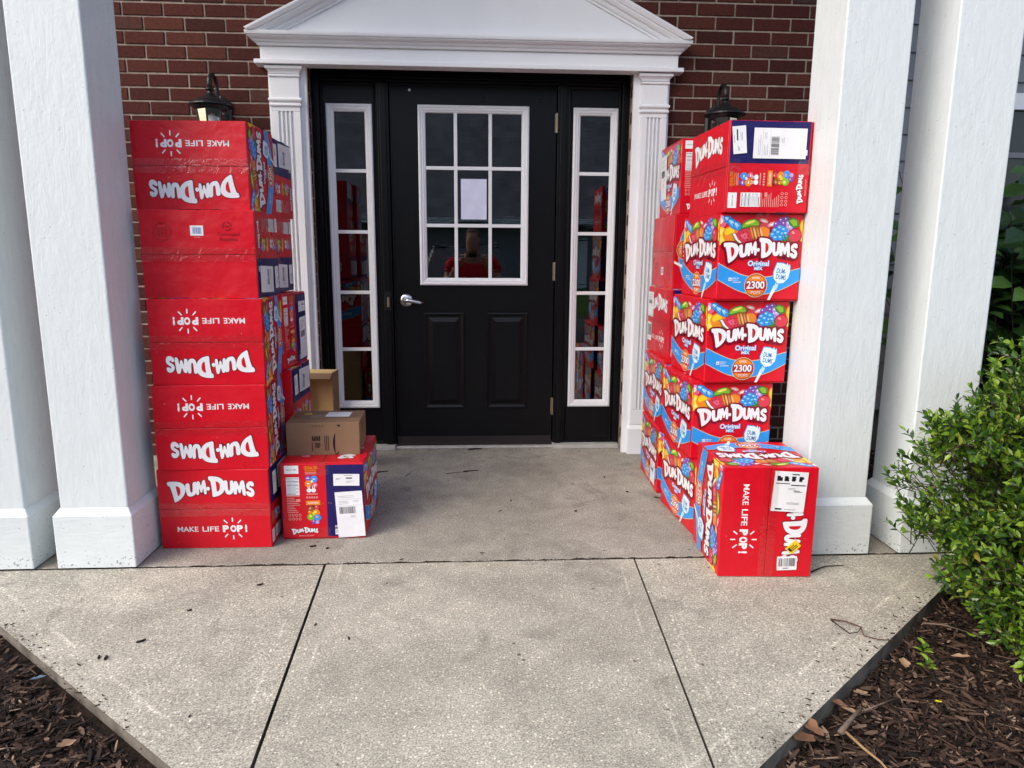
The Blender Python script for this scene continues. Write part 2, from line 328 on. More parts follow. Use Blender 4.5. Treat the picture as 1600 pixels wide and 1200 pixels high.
b = MB(); b.box(-.54, .54, -.022, -.012, 1.24, 1.27); b.build('meeting_rail', siding_mat, t)
b = MB(); b.box(-.54, .54, -.008, 0, 0, 1.5); b.build('pane', mat('dark_screen_glass', (.03, .033, .036), .12, .5), t)

# ------------------------------------------------------------------ porch roof over the columns
b = MB(); b.box(-1.7, 2.75, -1.72, WY - .005, 4.05, 4.1); b.box(-1.7, 2.75, -1.7, -1.36, 3.8, 4.048); b.box(-1.7, -1.5, -1.358, WY - .005, 3.8, 4.048); b.box(2.55, 2.75, -1.358, WY - .005, 3.8, 4.048)
fix_normals(tag(b.build('portico', white_paint), 'white flat porch roof carried by the four square columns', 'porch roof'))
def column(x0, label):
    t = thing('porch_column', label, 'column', (x0 + .118, -1.468, 0), 0, 'square white porch columns'); h = .1175
    b = MB(); b.box(-h, h, -h, h, 0, 3.799); b.build('shaft', shaft_paint, t, .005, seg=2)
    b = MB(); q = h + .02
    b.rings([[(-q, -q, .006), (q, -q, .006), (q, q, .006), (-q, q, .006)], [(-q, -q, .2), (q, -q, .2), (q, q, .2), (-q, q, .2)], [(-h - .001, -h - .001, .226), (h + .001, -h - .001, .226), (h + .001, h + .001, .226), (-h - .001, h + .001, .226)]])
    b.build('plinth', plinth_paint, t, .004); return t
column(-1.028, 'square white column left of the red stack with the topmost upside-down lettering')
column(-1.385, 'leftmost square white column, cut off by the left edge')
column(1.702, 'square white column right of the fruit printed box stack')
column(2.096, 'rightmost square white column, its base hidden by the green bush')

# ------------------------------------------------------------------ white door surround
sur = thing('door_surround', 'white pedimented door surround with fluted pilasters', 'door surround', (0, 0, 0))
def pilaster(x0, x1, tx0, tx1):
    """x0..x1 fluted board, tx0..tx1 backing board"""
    root = MB(); root.box(tx0, tx1, -.158, WY - .001, .0, 2.07); o = root.build('pilaster', white_paint, sur, .002)
    w_ = x1 - x0; yf = -.18; b = MB(); zs0, zs1 = .26, 1.845; fx = [x0 + w_ * (.24 + .145 * k) for k in range(4)]; fwid = w_ * .078
    xs = [x0]
    for f in fx: xs += [f, f + fwid]
    xs.append(x1)
    for i in range(len(xs) - 1):
        if i % 2 == 0: b.box(xs[i], xs[i + 1], yf, -.159, zs0, zs1)
        else:
            b.box(xs[i], xs[i + 1], yf + .011, -.159, zs0, zs1)
    b.box(x0, x1, yf, -.159, .17, zs0 - .0005); b.box(x0, x1, yf, -.159, zs1 + .0005, 2.06)
    b.build('fluted_shaft', white_paint, o, .002)
    b = MB(); b.box(x0 - .014, x1 + .014, yf - .016, -.159, 0, .15)
    b.rings([[(x0 - .014, yf - .016, .15), (x1 + .014, yf - .016, .15), (x1 + .014, -.16, .15), (x0 - .014, -.16, .15)], [(x0 - .002, yf - .003, .17), (x1 + .002, yf - .003, .17), (x1 + .002, -.16, .17), (x0 - .002, -.16, .17)]])
    b.build('base_block', white_paint, o, .003)
    def half(zc, r, ex):
        b = MB()
        pr = [(yf - .001 - r * math.cos(a), zc + r * math.sin(a), r * math.cos(a)) for a in [R(q) for q in range(-90, 91, 18)]]
        b.rings([[(x0 - ex * e / r, y, zz), (x1 + ex * e / r, y, zz), (x1 + ex * e / r, -.159, zz), (x0 - ex * e / r, -.159, zz)] for y, zz, e in pr]); b.build('moulding', white_paint, o)
    half(1.902, .0105, .012); half(1.876, .0085, .008); half(2.018, .007, .006)
    b = MB(); pr = [(.004, 2.028), (.006, 2.036), (.012, 2.045), (.020, 2.05), (.022, 2.062)]
    b.rings([[(x0 - p, yf - p, zz), (x1 + p, yf - p, zz), (x1 + p, -.159, zz), (x0 - p, -.159, zz)] for p, zz in pr], fill=True)
    b.build('capital', white_paint, o, 0)
pilaster(-.583, -.437, -.598, -.404); pilaster(1.344, 1.482, 1.304, 1.496)
b = MB(); b.box(-.622, 1.526, -.195, WY - .001, 2.09, 2.2); b.build('frieze', white_paint, sur, .003)
b = MB(); b.box(-.65, 1.553, -.215, WY - .001, 2.068, 2.0895); b.build('architrave', white_paint, sur, .003)
def cornice(name, x0, x1, prof, yb):
    b = MB(); loops = [[(x0 - p, yb - p, zz), (x1 + p, yb - p, zz), (x1 + p, WY - .001, zz), (x0 - p, WY - .001, zz)] for p, zz in prof]
    b.rings(loops, True); b.build(name, white_paint, sur)
cornice('cornice', -.624, 1.528, [(0, 2.155), (.006, 2.156), (.010, 2.163), (.010, 2.168), (.018, 2.17), (.024, 2.177), (.024, 2.182), (.034, 2.1835), (.044, 2.190), (.044, 2.195), (.052, 2.197), (.054, 2.206), (.054, 2.214), (.042, 2.2145)], -.2)
# pediment: tympanum and two raking mouldings
AX = .452; SL = .5; tip0, tip1 = -.676, 1.580; zt = 2.222
b = MB(); za = zt + SL * (AX - tip0)
b.add([(tip0 + .12, -.205, 2.2145), (tip1 - .12, -.205, 2.2145), (AX, -.205, za - .02), (tip0 + .12, WY, 2.2145), (tip1 - .12, WY, 2.2145), (AX, WY, za - .02)], [(0, 1, 2), (0, 2, 5, 3), (1, 4, 5, 2), (0, 3, 4, 1)])
b.build('tympanum', white_paint, sur)
b = MB(); rp = [(.207, -.092), (.213, -.09), (.213, -.078), (.222, -.076), (.228, -.066), (.228, -.056), (.243, -.053), (.252, -.04), (.252, -.032), (.258, -.03), (.266, -.012), (.266, 0.0), (.131, 0.004)]
for tipx in (tip0, tip1):
    A = [(tipx, -y, max(zt + h, 2.2148)) if False else (tipx + (0 if h > -.02 else 0), -y, zt + h) for y, h in rp]
    s = 1 if tipx == tip0 else -1
    vs = []
    for y, h in rp:   # start where the moulding meets the cornice top
        xs_ = tipx if zt + h >= 2.2148 else tipx + s * (2.2148 - zt - h) / SL
        vs.append((xs_, -y, zt + h + SL * abs(xs_ - tipx)))
    n = len(vs)
    for y, h in rp: vs.append((AX, -y, za + h))
    b.add(vs, [(i, i + 1, n + i + 1, n + i) for i in range(n - 1)] + [tuple(range(n))])
b.build('raking_cornice', white_paint, sur); fix_normals(sur.children[-1])

# ------------------------------------------------------------------ black frame, door, sidelights
fr = thing('doorway', 'black door frame with posts and pale metal sill', 'door frame')
FY = -.028
b = MB(); b.box(-.405, -.372, FY, .1, .03, 2.086); b.build('jamb', black_paint, fr, .003); b = MB(); b.box(1.274, 1.31, FY, .1, .03, 2.086); b.build('jamb', black_paint, fr, .003)
b = MB(); b.box(-.372, 1.274, FY, .1, 2.052, 2.086); b.box(-.372, 1.274, FY + .012, .09, 2.036, 2.0515); b.build('head', black_paint, fr, .003)
for x0, x1 in ((-.066, -.004), (.919, .978)):
    b = MB(); b.box(x0, x1, FY + .008, .1, .025, 2.0355); b.box(x0 + .014, x1 - .014, FY - .002, FY + .0078, .025, 2.0355); b.build('post', black_paint, fr, .003)
b = MB(); b.box(-.402, -.0045, -.07, .1, 0.001, .024); b.box(.9185, 1.308, -.07, .1, 0.001, .024); b.box(-.004, .918, -.045, .1, .001, .012); b.build('sill', sill_metal, fr, .003)
b = MB(); b.box(-.05, -.012, FY - .0055, FY - .0025, .81, .915, 0); b.box(-.034, -.022, FY - .012, FY - .006, .83, .885, 1); b.build('strike_plate', [black_dull, brass], fr, .001)
for zc in (1.84, 1.033, .246):
    b = MB(); b.lathe((.9165, -.012, zc - .052), [(0, 0), (.006, 0), (.006, .104), (0, .104)], 10); b.box(.905, .916, -.008, -.004, zc - .05, zc + .05); b.build('hinge', brass, fr)

frame_prof = [(0, 0.0), (0, -.012), (.006, -.016), (.013, -.016), (.016, -.012), (.026, -.012), (.029, -.009), (.037, -.007), (.041, 0.0)]
def lite_frame(x0, x1, z0, z1, parent, y0=-.001):
    b = MB(); b.rings([rectloop(x0, x1, z0, z1, d, y + y0) for d, y in frame_prof]); o = b.build('lite_frame', white_vinyl, parent); fix_normals(o)
    return x0 + .040, x1 - .040, z0 + .040, z1 - .040
def panel_with_hole(x0, x1, z0, z1, hx0, hx1, hz0, hz1, y0, y1):
    b = MB(); O = lambda y: rectloop(x0, x1, z0, z1, 0, y); I = lambda y: rectloop(hx0, hx1, hz0, hz1, 0, y)
    b.rings([O(y1), O(y0), I(y0), I(y1), O(y1)]); return b
def sidelight(x0, x1, fx0, fx1, label):
    t = thing('sidelight_window', label, 'sidelight', (0, 0, 0), 0, 'sidelights of the black door')
    b = panel_with_hole(x0, x1, .0245, 2.0355, fx0 + .02, fx1 - .02, .263, 1.903, 0, .044); fix_normals(b.build('panel', black_paint, t, .002))
    b = MB(); b.rings([rectloop(x0, x1, .0245, 2.0355, d, y) for d, y in ((0, -.001), (0, -.012), (.008, -.014), (.016, -.006), (.018, -.001))]); fix_normals(b.build('stop_moulding', black_paint, t))
    gx0, gx1, gz0, gz1 = lite_frame(fx0, fx1, .243, 1.922, t)
    b = MB(); b.box(gx0 - .01, gx1 + .01, .004, .010, gz0 - .01, gz1 + .01); b.build('pane', glass, t)
    for zc in (1.573, 1.245, .91, .586):
        b = MB(); b.box(gx0 - .001, gx1 + .001, -.006, .0035, zc - .0095, zc + .0095); b.build('muntin', white_vinyl, t, .002)
sidelight(-.3715, -.0665, -.340, -.094, 'tall white framed sidelight left of the door, behind the brown cartons')
sidelight(.9785, 1.2735, 1.0065, 1.2557, 'tall white framed sidelight right of the door, on the hinge side')

door = thing('entry_door', 'closed black door with a nine pane window and two raised panels', 'door')
lx0, lx1, lz0, lz1 = .1526, .7617, .9527, 1.9234
b = panel_with_hole(.001, .9135, .034, 2.0345, lx0 + .02, lx1 - .02, lz0 + .02, lz1 - .02, 0, .044); fix_normals(b.build('leaf', black_paint, door, .002))
gx0, gx1, gz0, gz1 = lite_frame(lx0, lx1, lz0, lz1, door)
b = MB(); b.box(gx0 - .01, gx1 + .01, .004, .010, gz0 - .01, gz1 + .01); b.build('pane', glass, door)
for xc in (.357, .548):
    b = MB(); b.box(xc - .0095, xc + .0095, -.006, .0035, gz0 - .001, gz1 + .001); b.build('muntin', white_vinyl, door, .002)
for zc in (1.594, 1.284):
    b = MB(); b.box(gx0 - .001, gx1 + .001, -.0072, .0033, zc - .0095, zc + .0095); b.build('muntin', white_vinyl, door, .002)
for x0, x1 in ((.166, .4), (.53, .766)):
    b = MB(); b.rings([rectloop(x0, x1, .235, .797, d, y) for d, y in ((0, .001), (.002, -.007), (.008, -.009), (.016, -.004), (.021, -.0015), (.028, -.0015), (.033, -.003), (.052, -.011))], True)
    fix_normals(b.build('raised_panel', black_paint, door))
b = MB(); b.box(.004, .911, -.006, -.0005, .014, .066); b.box(.004, .911, -.012, -.0062, .014, .03); b.build('sweep', sweep_mat, door, .001)
b = MB(); b.lathe((0, 0, 0), [(0, .014), (.022, .013), (.034, .009), (.0375, .002), (.0375, 0)], 28); b.v = [(x + .071, -z_ - .0005, y + .866) for x, y, z_ in b.v]
rose = b.build('handle', steel, door, smooth=True); fix_normals(rose)
b = MB(); b.lathe((0, 0, 0), [(.014, 0), (.013, .03), (.012, .042), (0, .044)], 18); b.v = [(x + .071, -z_ - .0145, y + .866) for x, y, z_ in b.v]
b.tube([(.066, -.05, .868), (.09, -.053, .867), (.12, -.054, .862), (.150, -.052, .856), (.162, -.05, .854)], [.011, .0115, .0105, .0095, .0085], 12)
b.tube([(.1622, -.05, .854), (.172, -.046, .853), (.178, -.038, .853)], [.0085, .008, .007], 10, 1)
lv = b.build('lever', [steel, black_dull], rose, smooth=True); fix_normals(lv)
b = MB()
for x, zc in ((.110, 2.0),): b.lathe((0, 0, 0), [(0, .008), (.005, .007), (.008, .001), (.008, 0)], 12); b.v = [(px + x, -pz - .0006, py + zc) for px, py, pz in b.v]
b.build('screw_cover', mat('pale_button', (.7, .7, .72), .4), door, smooth=True)
for x in (.515, .823):
    b = MB()
    for zc in (1.955, 1.973):
        q = MB(); q.lathe((0, 0, 0), [(0, .003), (.007, .003), (.009, .0)], 12); b.add([(px + x, -pz - .0006, py + zc) for px, py, pz in q.v], q.f)
    b.build('bolt_cap', black_dull, door)
# blank notice taped inside the middle pane
b = MB(); n = 8
vs = [(.385 + .143 * i / n, -.0005 + .0022 * math.sin(i * 1.3) * math.sin(j * .9 + .4) - .0012, 1.319 + .219 * j / n) for j in range(n + 1) for i in range(n + 1)]
b.add(vs, [(j * (n + 1) + i, j * (n + 1) + i + 1, (j + 1) * (n + 1) + i + 1, (j + 1) * (n + 1) + i) for j in range(n) for i in range(n)])
tag(b.build('paper_notice', paper_mat, smooth=True), 'blank pale sheet of paper taped to the middle pane of the door', 'notice')
# dark room behind the glass
b = MB(); b.box(-1.4, 2.4, 3.4, 3.45, 0, 2.7); b.box(-1.45, -1.4, .3, 3.4, 0, 2.7); b.box(2.4, 2.45, .3, 3.4, 0, 2.7); b.box(-1.45, 2.45, .12, 3.45, 2.7, 2.75); b.box(-1.45, 2.45, 1.001, 3.45, -.05, 0)
b.box(-1.45, -.408, .12, .3, 0, 2.7); b.box(1.312, 2.45, .12, .3, 0, 2.7); b.box(-.408, 1.312, .12, .3, 2.1, 2.7)
struct(b.build('entrance_hall', interior))
t = thing('pendant_lamp', 'small tan lamp shade seen through the top middle pane', 'lamp', (.42, 1.6, 1.86))
b = MB(); b.lathe((0, 0, 0), [(.075, -.04), (.05, .05), (.012, .055)], 20); b.build('lamp_shade', lamp_tan, t, smooth=True)
b = MB(); b.tube([(0, 0, .055), (0, 0, .84)], .004, 6); b.build('cord', black_dull, t)

# ------------------------------------------------------------------ wall lanterns
def sconce(x, label, bulb):
    t = thing('wall_lantern', label, 'wall lantern', (x, WY, 1.85), 0, 'black wall lanterns')
    yo = -.17
    b = MB()
    b.rings([[(-.05, -.0005, -.19), (.05, -.0005, -.19), (.05, -.0005, .04), (0, -.0005, .075), (-.05, -.0005, .04)], [(-.05, -.012, -.19), (.05, -.012, -.19), (.05, -.012, .04), (0, -.012, .075), (-.05, -.012, .04)], [(-.038, -.02, -.175), (.038, -.02, -.175), (.038, -.02, .032), (0, -.02, .06), (-.038, -.02, .032)]], True)
    fix_normals(b.build('backplate', iron, t))
    b = MB(); pts = [(0, -.02, -.02), (0, -.045, -.005), (0, -.062, .05)]
    for k in range(13):
        a = R(172 - k * 172 / 12); pts.append((0, -.118 - .055 * -math.cos(a) * -1 if False else -.118 + .054 * -math.cos(a) * -1, .098 + .052 * math.sin(a)))
    pts = [(0, -.018, -.03), (0, -.05, -.02), (0, -.064, .04)] + [(0, -.117 + .053 * math.cos(R(a)), .095 + .055 * math.sin(R(a))) for a in range(0, 181, 15)] + [(0, yo, .075)]
    b.tube(pts, [.009] * 3 + [.0095] * 10 + [.013] * 3 + [.012], 12); fix_normals(b.build('arm', iron, t, smooth=True))
    b = MB(); b.lathe((0, yo, 0), [(0, .082), (.012, .08), (.02, .074), (.02, .068), (.012, .06), (.015, .052), (.022, .046), (.042, .03), (.06, .022), (.064, .02), (.085, .008), (.103, -.004), (.104, -.01), (.082, -.012), (.078, -.022), (.07, -.03), (0, -.03)], 28)
    fix_normals(b.build('cap', iron, t, smooth=False))
    n = 6
    def ring(r, z): return [(r * math.cos(R(30 + 60 * k)), yo + r * math.sin(R(30 + 60 * k)), z) for k in range(n)]
    top, bot = ring(.068, -.03), ring(.046, -.2)
    for k in range(n):
        b = MB(); a, c, d, e = (Vector(q) for q in (top[k], top[(k + 1) % n], bot[(k + 1) % n], bot[k])); b.add([a, c, d, e], [(0, 1, 2, 3)]); b.build('pane', lamp_glass, t)
    b = MB()
    for k in range(n): b.tube([top[k], bot[k]], .0055, 6)
    b.lathe((0, yo, 0), [(.05, -.196), (.052, -.206), (.03, -.222), (.012, -.23), (.014, -.24), (0, -.25)], 18); fix_normals(b.build('cage', iron, t))
    b = MB(); b.lathe((0, yo, 0), [(.012, -.185), (.014, -.15), (.028, -.11), (.032, -.085), (.024, -.058), (0, -.045)], 16); b.build('bulb', bulb_mat, t, smooth=True)
    return t
sconce(-.846, 'black gooseneck wall lantern above the left box stacks', True)
sconce(1.752, 'black gooseneck wall lantern above the right box stacks', True)

# ------------------------------------------------------------------ printed cartons
PC = {}
def ink(name, c, rough=.33):
    m = mat('print_' + name, c, rough, .4); PC[name] = m; n = m.node_tree.nodes; l = m.node_tree.links; b = n['Principled BSDF']
    tc = n.new('ShaderNodeTexCoord'); oi = n.new('ShaderNodeObjectInfo'); ad = n.new('ShaderNodeVectorMath'); ad.operation = 'MULTIPLY_ADD'; ad.inputs[1].default_value = (9, 7, 5)
    l.new(oi.outputs['Random'], ad.inputs[0]); l.new(tc.outputs['Object'], ad.inputs[2])
    def nz(sc, det):
        t = n.new('ShaderNodeTexNoise'); t.inputs['Scale'].default_value = sc; t.inputs['Detail'].default_value = det; l.new(ad.outputs[0], t.inputs['Vector']); return t.outputs[0]
    big, small = nz(7, 3), nz(38, 4); ma = n.new('ShaderNodeMath'); ma.operation = 'MULTIPLY_ADD'; ma.inputs[1].default_value = .18; l.new(small, ma.inputs[0]); l.new(big, ma.inputs[2])
    u = n.new('ShaderNodeBump'); u.inputs['Strength'].default_value = .5; u.inputs['Distance'].default_value = .015; l.new(ma.outputs[0], u.inputs['Height']); l.new(u.outputs[0], b.inputs['Normal'])
    r = n.new('ShaderNodeMapRange'); r.inputs['From Min'].default_value = .72; r.inputs['From Max'].default_value = .76; r.inputs['To Max'].default_value = .55; l.new(nz(55, 6), r.inputs[0])
    mx = n.new('ShaderNodeMix'); mx.data_type = 'RGBA'; l.new(r.outputs[0], mx.inputs[0]); mx.inputs[6].default_value = (*c, 1); mx.inputs[7].default_value = (.5, .36, .3, 1); l.new(mx.outputs[2], b.inputs['Base Color'])
    rr = n.new('ShaderNodeMapRange'); rr.inputs['From Min'].default_value = .3; rr.inputs['From Max'].default_value = .7; rr.inputs['To Min'].default_value = rough - .08; rr.inputs['To Max'].default_value = rough + .1; l.new(big, rr.inputs[0]); l.new(rr.outputs[0], b.inputs['Roughness'])
    return m
for nme, c in dict(red=(.62, .004, .017), darkred=(.2, .0, .014), white=(.82, .82, .84), navy=(.012, .008, .10), blue=(.03, .3, .78), lightblue=(.42, .72, .9), paleblue=(.68, .86, .93), deepblue=(.02, .12, .4),
                   yellow=(.85, .58, .02), paleyellow=(.88, .75, .15), orange=(.8, .24, .02), brown=(.3, .1, .02), green=(.22, .5, .03), darkgreen=(.05, .2, .03), purple=(.2, .08, .42), lilac=(.5, .35, .7),
                   pink=(.72, .12, .18), melon=(.62, .04, .075), black=(.01, .01, .012), tan=(.7, .48, .3), faded=(.28, .004, .012), grey=(.3, .31, .33), rose=(.75, .3, .28)).items(): ink(nme, c)
PNAMES = list(PC); PMATS = [PC[k] for k in PNAMES]
def clip_rect(pts, x0, x1, y0, y1):
    for ax, lim, sg in ((0, x0, 1), (0, x1, -1), (1, y0, 1), (1, y1, -1)):
        out = []
        for i in range(len(pts)):
            p, q = pts[i - 1], pts[i]; dp, dq = sg * (p[ax] - lim), sg * (q[ax] - lim)
            if (dp >= 0) != (dq >= 0):
                t = dp / (dp - dq); out.append((p[0] + (q[0] - p[0]) * t, p[1] + (q[1] - p[1]) * t))
            if dq >= 0: out.append(q)
        pts = out
        if len(pts) < 3: return []
    return pts
_glyph = {}
def glyphs(s, off):
    if (s, off) not in _glyph:
        c = bpy.data.curves.new('lettering', 'FONT'); c.body = s; c.offset = off; c.resolution_u = 3; c.align_x = 'CENTER'; c.fill_mode = 'BOTH'
        o = bpy.data.objects.new('lettering', c); me = o.to_mesh(); vs = [(v.co.x, v.co.y) for v in me.vertices]; fs = [tuple(p.vertices) for p in me.polygons]
        o.to_mesh_clear(); bpy.data.objects.remove(o); bpy.data.curves.remove(c)
        xs = [v[0] for v in vs]; ys = [v[1] for v in vs]; cx, cy = (min(xs) + max(xs)) / 2, (min(ys) + max(ys)) / 2
        _glyph[(s, off)] = ([(x - cx, y - cy) for x, y in vs], fs, max(xs) - min(xs), max(ys) - min(ys))
    return _glyph[(s, off)]
def offset_loop(pts, d):
    n = len(pts); area = sum(pts[i - 1][0] * pts[i][1] - pts[i][0] * pts[i - 1][1] for i in range(n)); sg = 1 if area > 0 else -1; out = []
    for i in range(n):
        a, p, c = Vector(pts[i - 1]), Vector(pts[i]), Vector(pts[(i + 1) % n])
        e1, e2 = (p - a), (c - p)
        if e1.length < 1e-9 or e2.length < 1e-9: continue
        e1.normalize(); e2.normalize(); n1, n2 = Vector((e1.y, -e1.x)) * sg, Vector((e2.y, -e2.x)) * sg
        m_ = n1 + n2
        if m_.length < .3: m_ = n1
        m_.normalize(); k = min(1 / max(m_.dot(n1), .4), 1.8); out.append(tuple(p + m_ * d * k))
    return out
D_OUT = [(0, .8), (0, 1), (.48, 1), (.74, .93), (.92, .77), (1, .55), (.95, .3), (.8, .12), (.56, .02), (.3, 0), (.1, 0), (.13, .4), (.1, .8)]
D_HOLE = [(.42, .76), (.54, .74), (.64, .64), (.66, .5), (.62, .34), (.53, .25), (.43, .24)]
U_OUT = [(0, 1), (.37, 1), (.38, .45), (.42, .32), (.5, .28), (.58, .32), (.62, .45), (.63, 1), (1, 1), (1, .42), (.95, .2), (.8, .05), (.5, 0), (.2, .05), (.05, .2), (0, .42)]
M_OUT = [(0, 0), (.09, 1), (.36, 1), (.5, .58), (.64, 1), (.91, 1), (1, 0), (.72, 0), (.68, .5), (.57, .14), (.43, .14), (.32, .5), (.28, 0)]
S_OUT = [(.95, .68), (.62, .66), (.55, .74), (.42, .72), (.42, .64), (.62, .57), (.86, .48), (1, .3), (.93, .1), (.7, -.02), (.35, -.02), (.08, .1), (0, .32), (.36, .34), (.44, .25), (.58, .26), (.6, .34), (.42, .41), (.16, .5), (.04, .68), (.12, .88), (.34, 1.0), (.64, 1.01), (.88, .9)]
LOGO = [('D', (600, 388), (792, 378), (788, 560), (655, 632)), ('U', (786, 412), (906, 385), (898, 540), (796, 568)), ('M', (893, 388), (1002, 364), (1003, 528), (890, 538)), ('.', (1016, 467)),
        ('D', (1022, 325), (1198, 338), (1192, 540), (1040, 566)), ('U', (1180, 375), (1278, 378), (1272, 536), (1186, 540)), ('M', (1266, 388), (1398, 374), (1402, 552), (1270, 532)), ('S', (1400, 396), (1494, 384), (1486, 566), (1398, 552))]
SHAPE = dict(D=(D_OUT, D_HOLE), U=(U_OUT, None), M=(M_OUT, None), S=(S_OUT, None))
def smooth_loop(pts, it=1):
    for _ in range(it):
        o = []
        for i in range(len(pts)):
            p, q = pts[i], pts[(i + 1) % len(pts)]; o += [(p[0] * .8 + q[0] * .2, p[1] * .8 + q[1] * .2), (p[0] * .2 + q[0] * .8, p[1] * .2 + q[1] * .8)]
        pts = o
    return pts

class Art:
    """flat printed shapes on a panel of w x h metres, origin at its centre"""
    def __init__(s, w, h): s.w, s.h = w, h; s.v = []; s.f = []; s.m = []; s.k = 0
    def raw(s, pts, fs, ink_):
        o = len(s.v); zz = .0004 + .000014 * s.k; s.k += 1; s.v += [(x, y, zz) for x, y in pts]; mi = PNAMES.index(ink_)
        for f in fs: s.f.append(tuple(i + o for i in f)); s.m.append(mi)
    def poly(s, pts, ink_, hole=None, clip=True):
        if clip and not hole: pts = clip_rect(pts, -s.w / 2 + .0015, s.w / 2 - .0015, -s.h / 2 + .0015, s.h / 2 - .0015)
        if len(pts) < 3: return
        loops = [pts] + ([hole] if hole else []); fs = tessellate_polygon([[Vector((x, y, 0)) for x, y in l] for l in loops]); al = [p for l in loops for p in l]
        fx = []
        for f in fs:
            a, b_, c = (al[i] for i in f); ar = (b_[0] - a[0]) * (c[1] - a[1]) - (c[0] - a[0]) * (b_[1] - a[1])
            if abs(ar) > 1e-12: fx.append(f if ar > 0 else f[::-1])
        s.raw(al, fx, ink_)
    def ell(s, cx, cy, rx, ry, ink_, rot=0, n=22, a0=0, a1=360):
        c, q = math.cos(R(rot)), math.sin(R(rot)); pts = []
        for k in range(n):
            a = R(a0 + (a1 - a0) * k / (n if a1 - a0 == 360 else n - 1)); x, y = rx * math.cos(a), ry * math.sin(a); pts.append((cx + c * x - q * y, cy + q * x + c * y))
        s.poly(pts, ink_)
    def rect(s, x0, x1, y0, y1, ink_, rot=0):
        cx, cy = (x0 + x1) / 2, (y0 + y1) / 2; c, q = math.cos(R(rot)), math.sin(R(rot))
        s.poly([(cx + c * (x - cx) - q * (y - cy), cy + q * (x - cx) + c * (y - cy)) for x, y in ((x0, y0), (x1, y0), (x1, y1), (x0, y1))], ink_)
    def text(s, t, cx, cy, ink_, width=None, height=None, off=.0, rot=0, outline=None, ow=.03, sx=1.):
        vs, fs, w_, h_ = glyphs(t, off); k = (width / w_) if width else height / h_
        ky = (height / h_) if (width and height) else k
        c, q = math.cos(R(rot)), math.sin(R(rot))
        if outline:
            v2, f2, _, _ = glyphs(t, off + ow); s.raw([(cx + c * x * k * sx - q * y * ky, cy + q * x * k * sx + c * y * ky) for x, y in v2], f2, outline)
        s.raw([(cx + c * x * k * sx - q * y * ky, cy + q * x * k * sx + c * y * ky) for x, y in vs], fs, ink_)
    def logo(s, cx, cy, width, height, rot=0, outline='darkred', ow=.012, inner='red'):
        c, q = math.cos(R(rot)), math.sin(R(rot)); kx, ky = width / 894, height / 310
        def place(p): x, y = (p[0] - 1047) * kx, (478 - p[1]) * ky; return (cx + c * x - q * y, cy + q * x + c * y)
        L = []
        for it in LOGO:
            if it[0] == '.':
                L.append(([place((it[1][0] + 19 * math.cos(R(a)), it[1][1] + 22 * math.sin(R(a)))) for a in range(0, 360, 24)][::-1], None)); continue
            out, hole = SHAPE[it[0]]; TL, TR, BR, BL = it[1:]
            def mp(u, v): return place(tuple((BL[i] * (1 - u) + BR[i] * u) * (1 - v) + (TL[i] * (1 - u) + TR[i] * u) * v for i in (0, 1)))
            o2 = smooth_loop(out, 2 if it[0] == 'S' else 1); L.append(([mp(*p) for p in o2], [mp(*p) for p in hole] if hole else None))
        if outline:
            sh = ow * width * .5
            for o, h in L: s.poly([(x - sh * (c) - sh * q, y - sh * (q) + -sh * c) for x, y in offset_loop(o, ow * width)], outline, clip=False)
            for o, h in L: s.poly(offset_loop(o, ow * width), outline, clip=False)
        for o, h in L:
            if h and outline: s.poly(offset_loop(h, -ow * width * .25), inner, clip=False)
            s.poly(o, 'white', h, clip=False)
    def onto(s, mb, origin, right, upv):
        r, u = Vector(right), Vector(upv); n = r.cross(u); o = Vector(origin)
        mb_o = len(mb.v); mb.v += [tuple(o + r * x + u * y + n * zz) for x, y, zz in s.v]
        for f, m_ in zip(s.f, s.m): mb.f.append(tuple(i + mb_o for i in f)); mb.m.append(m_)

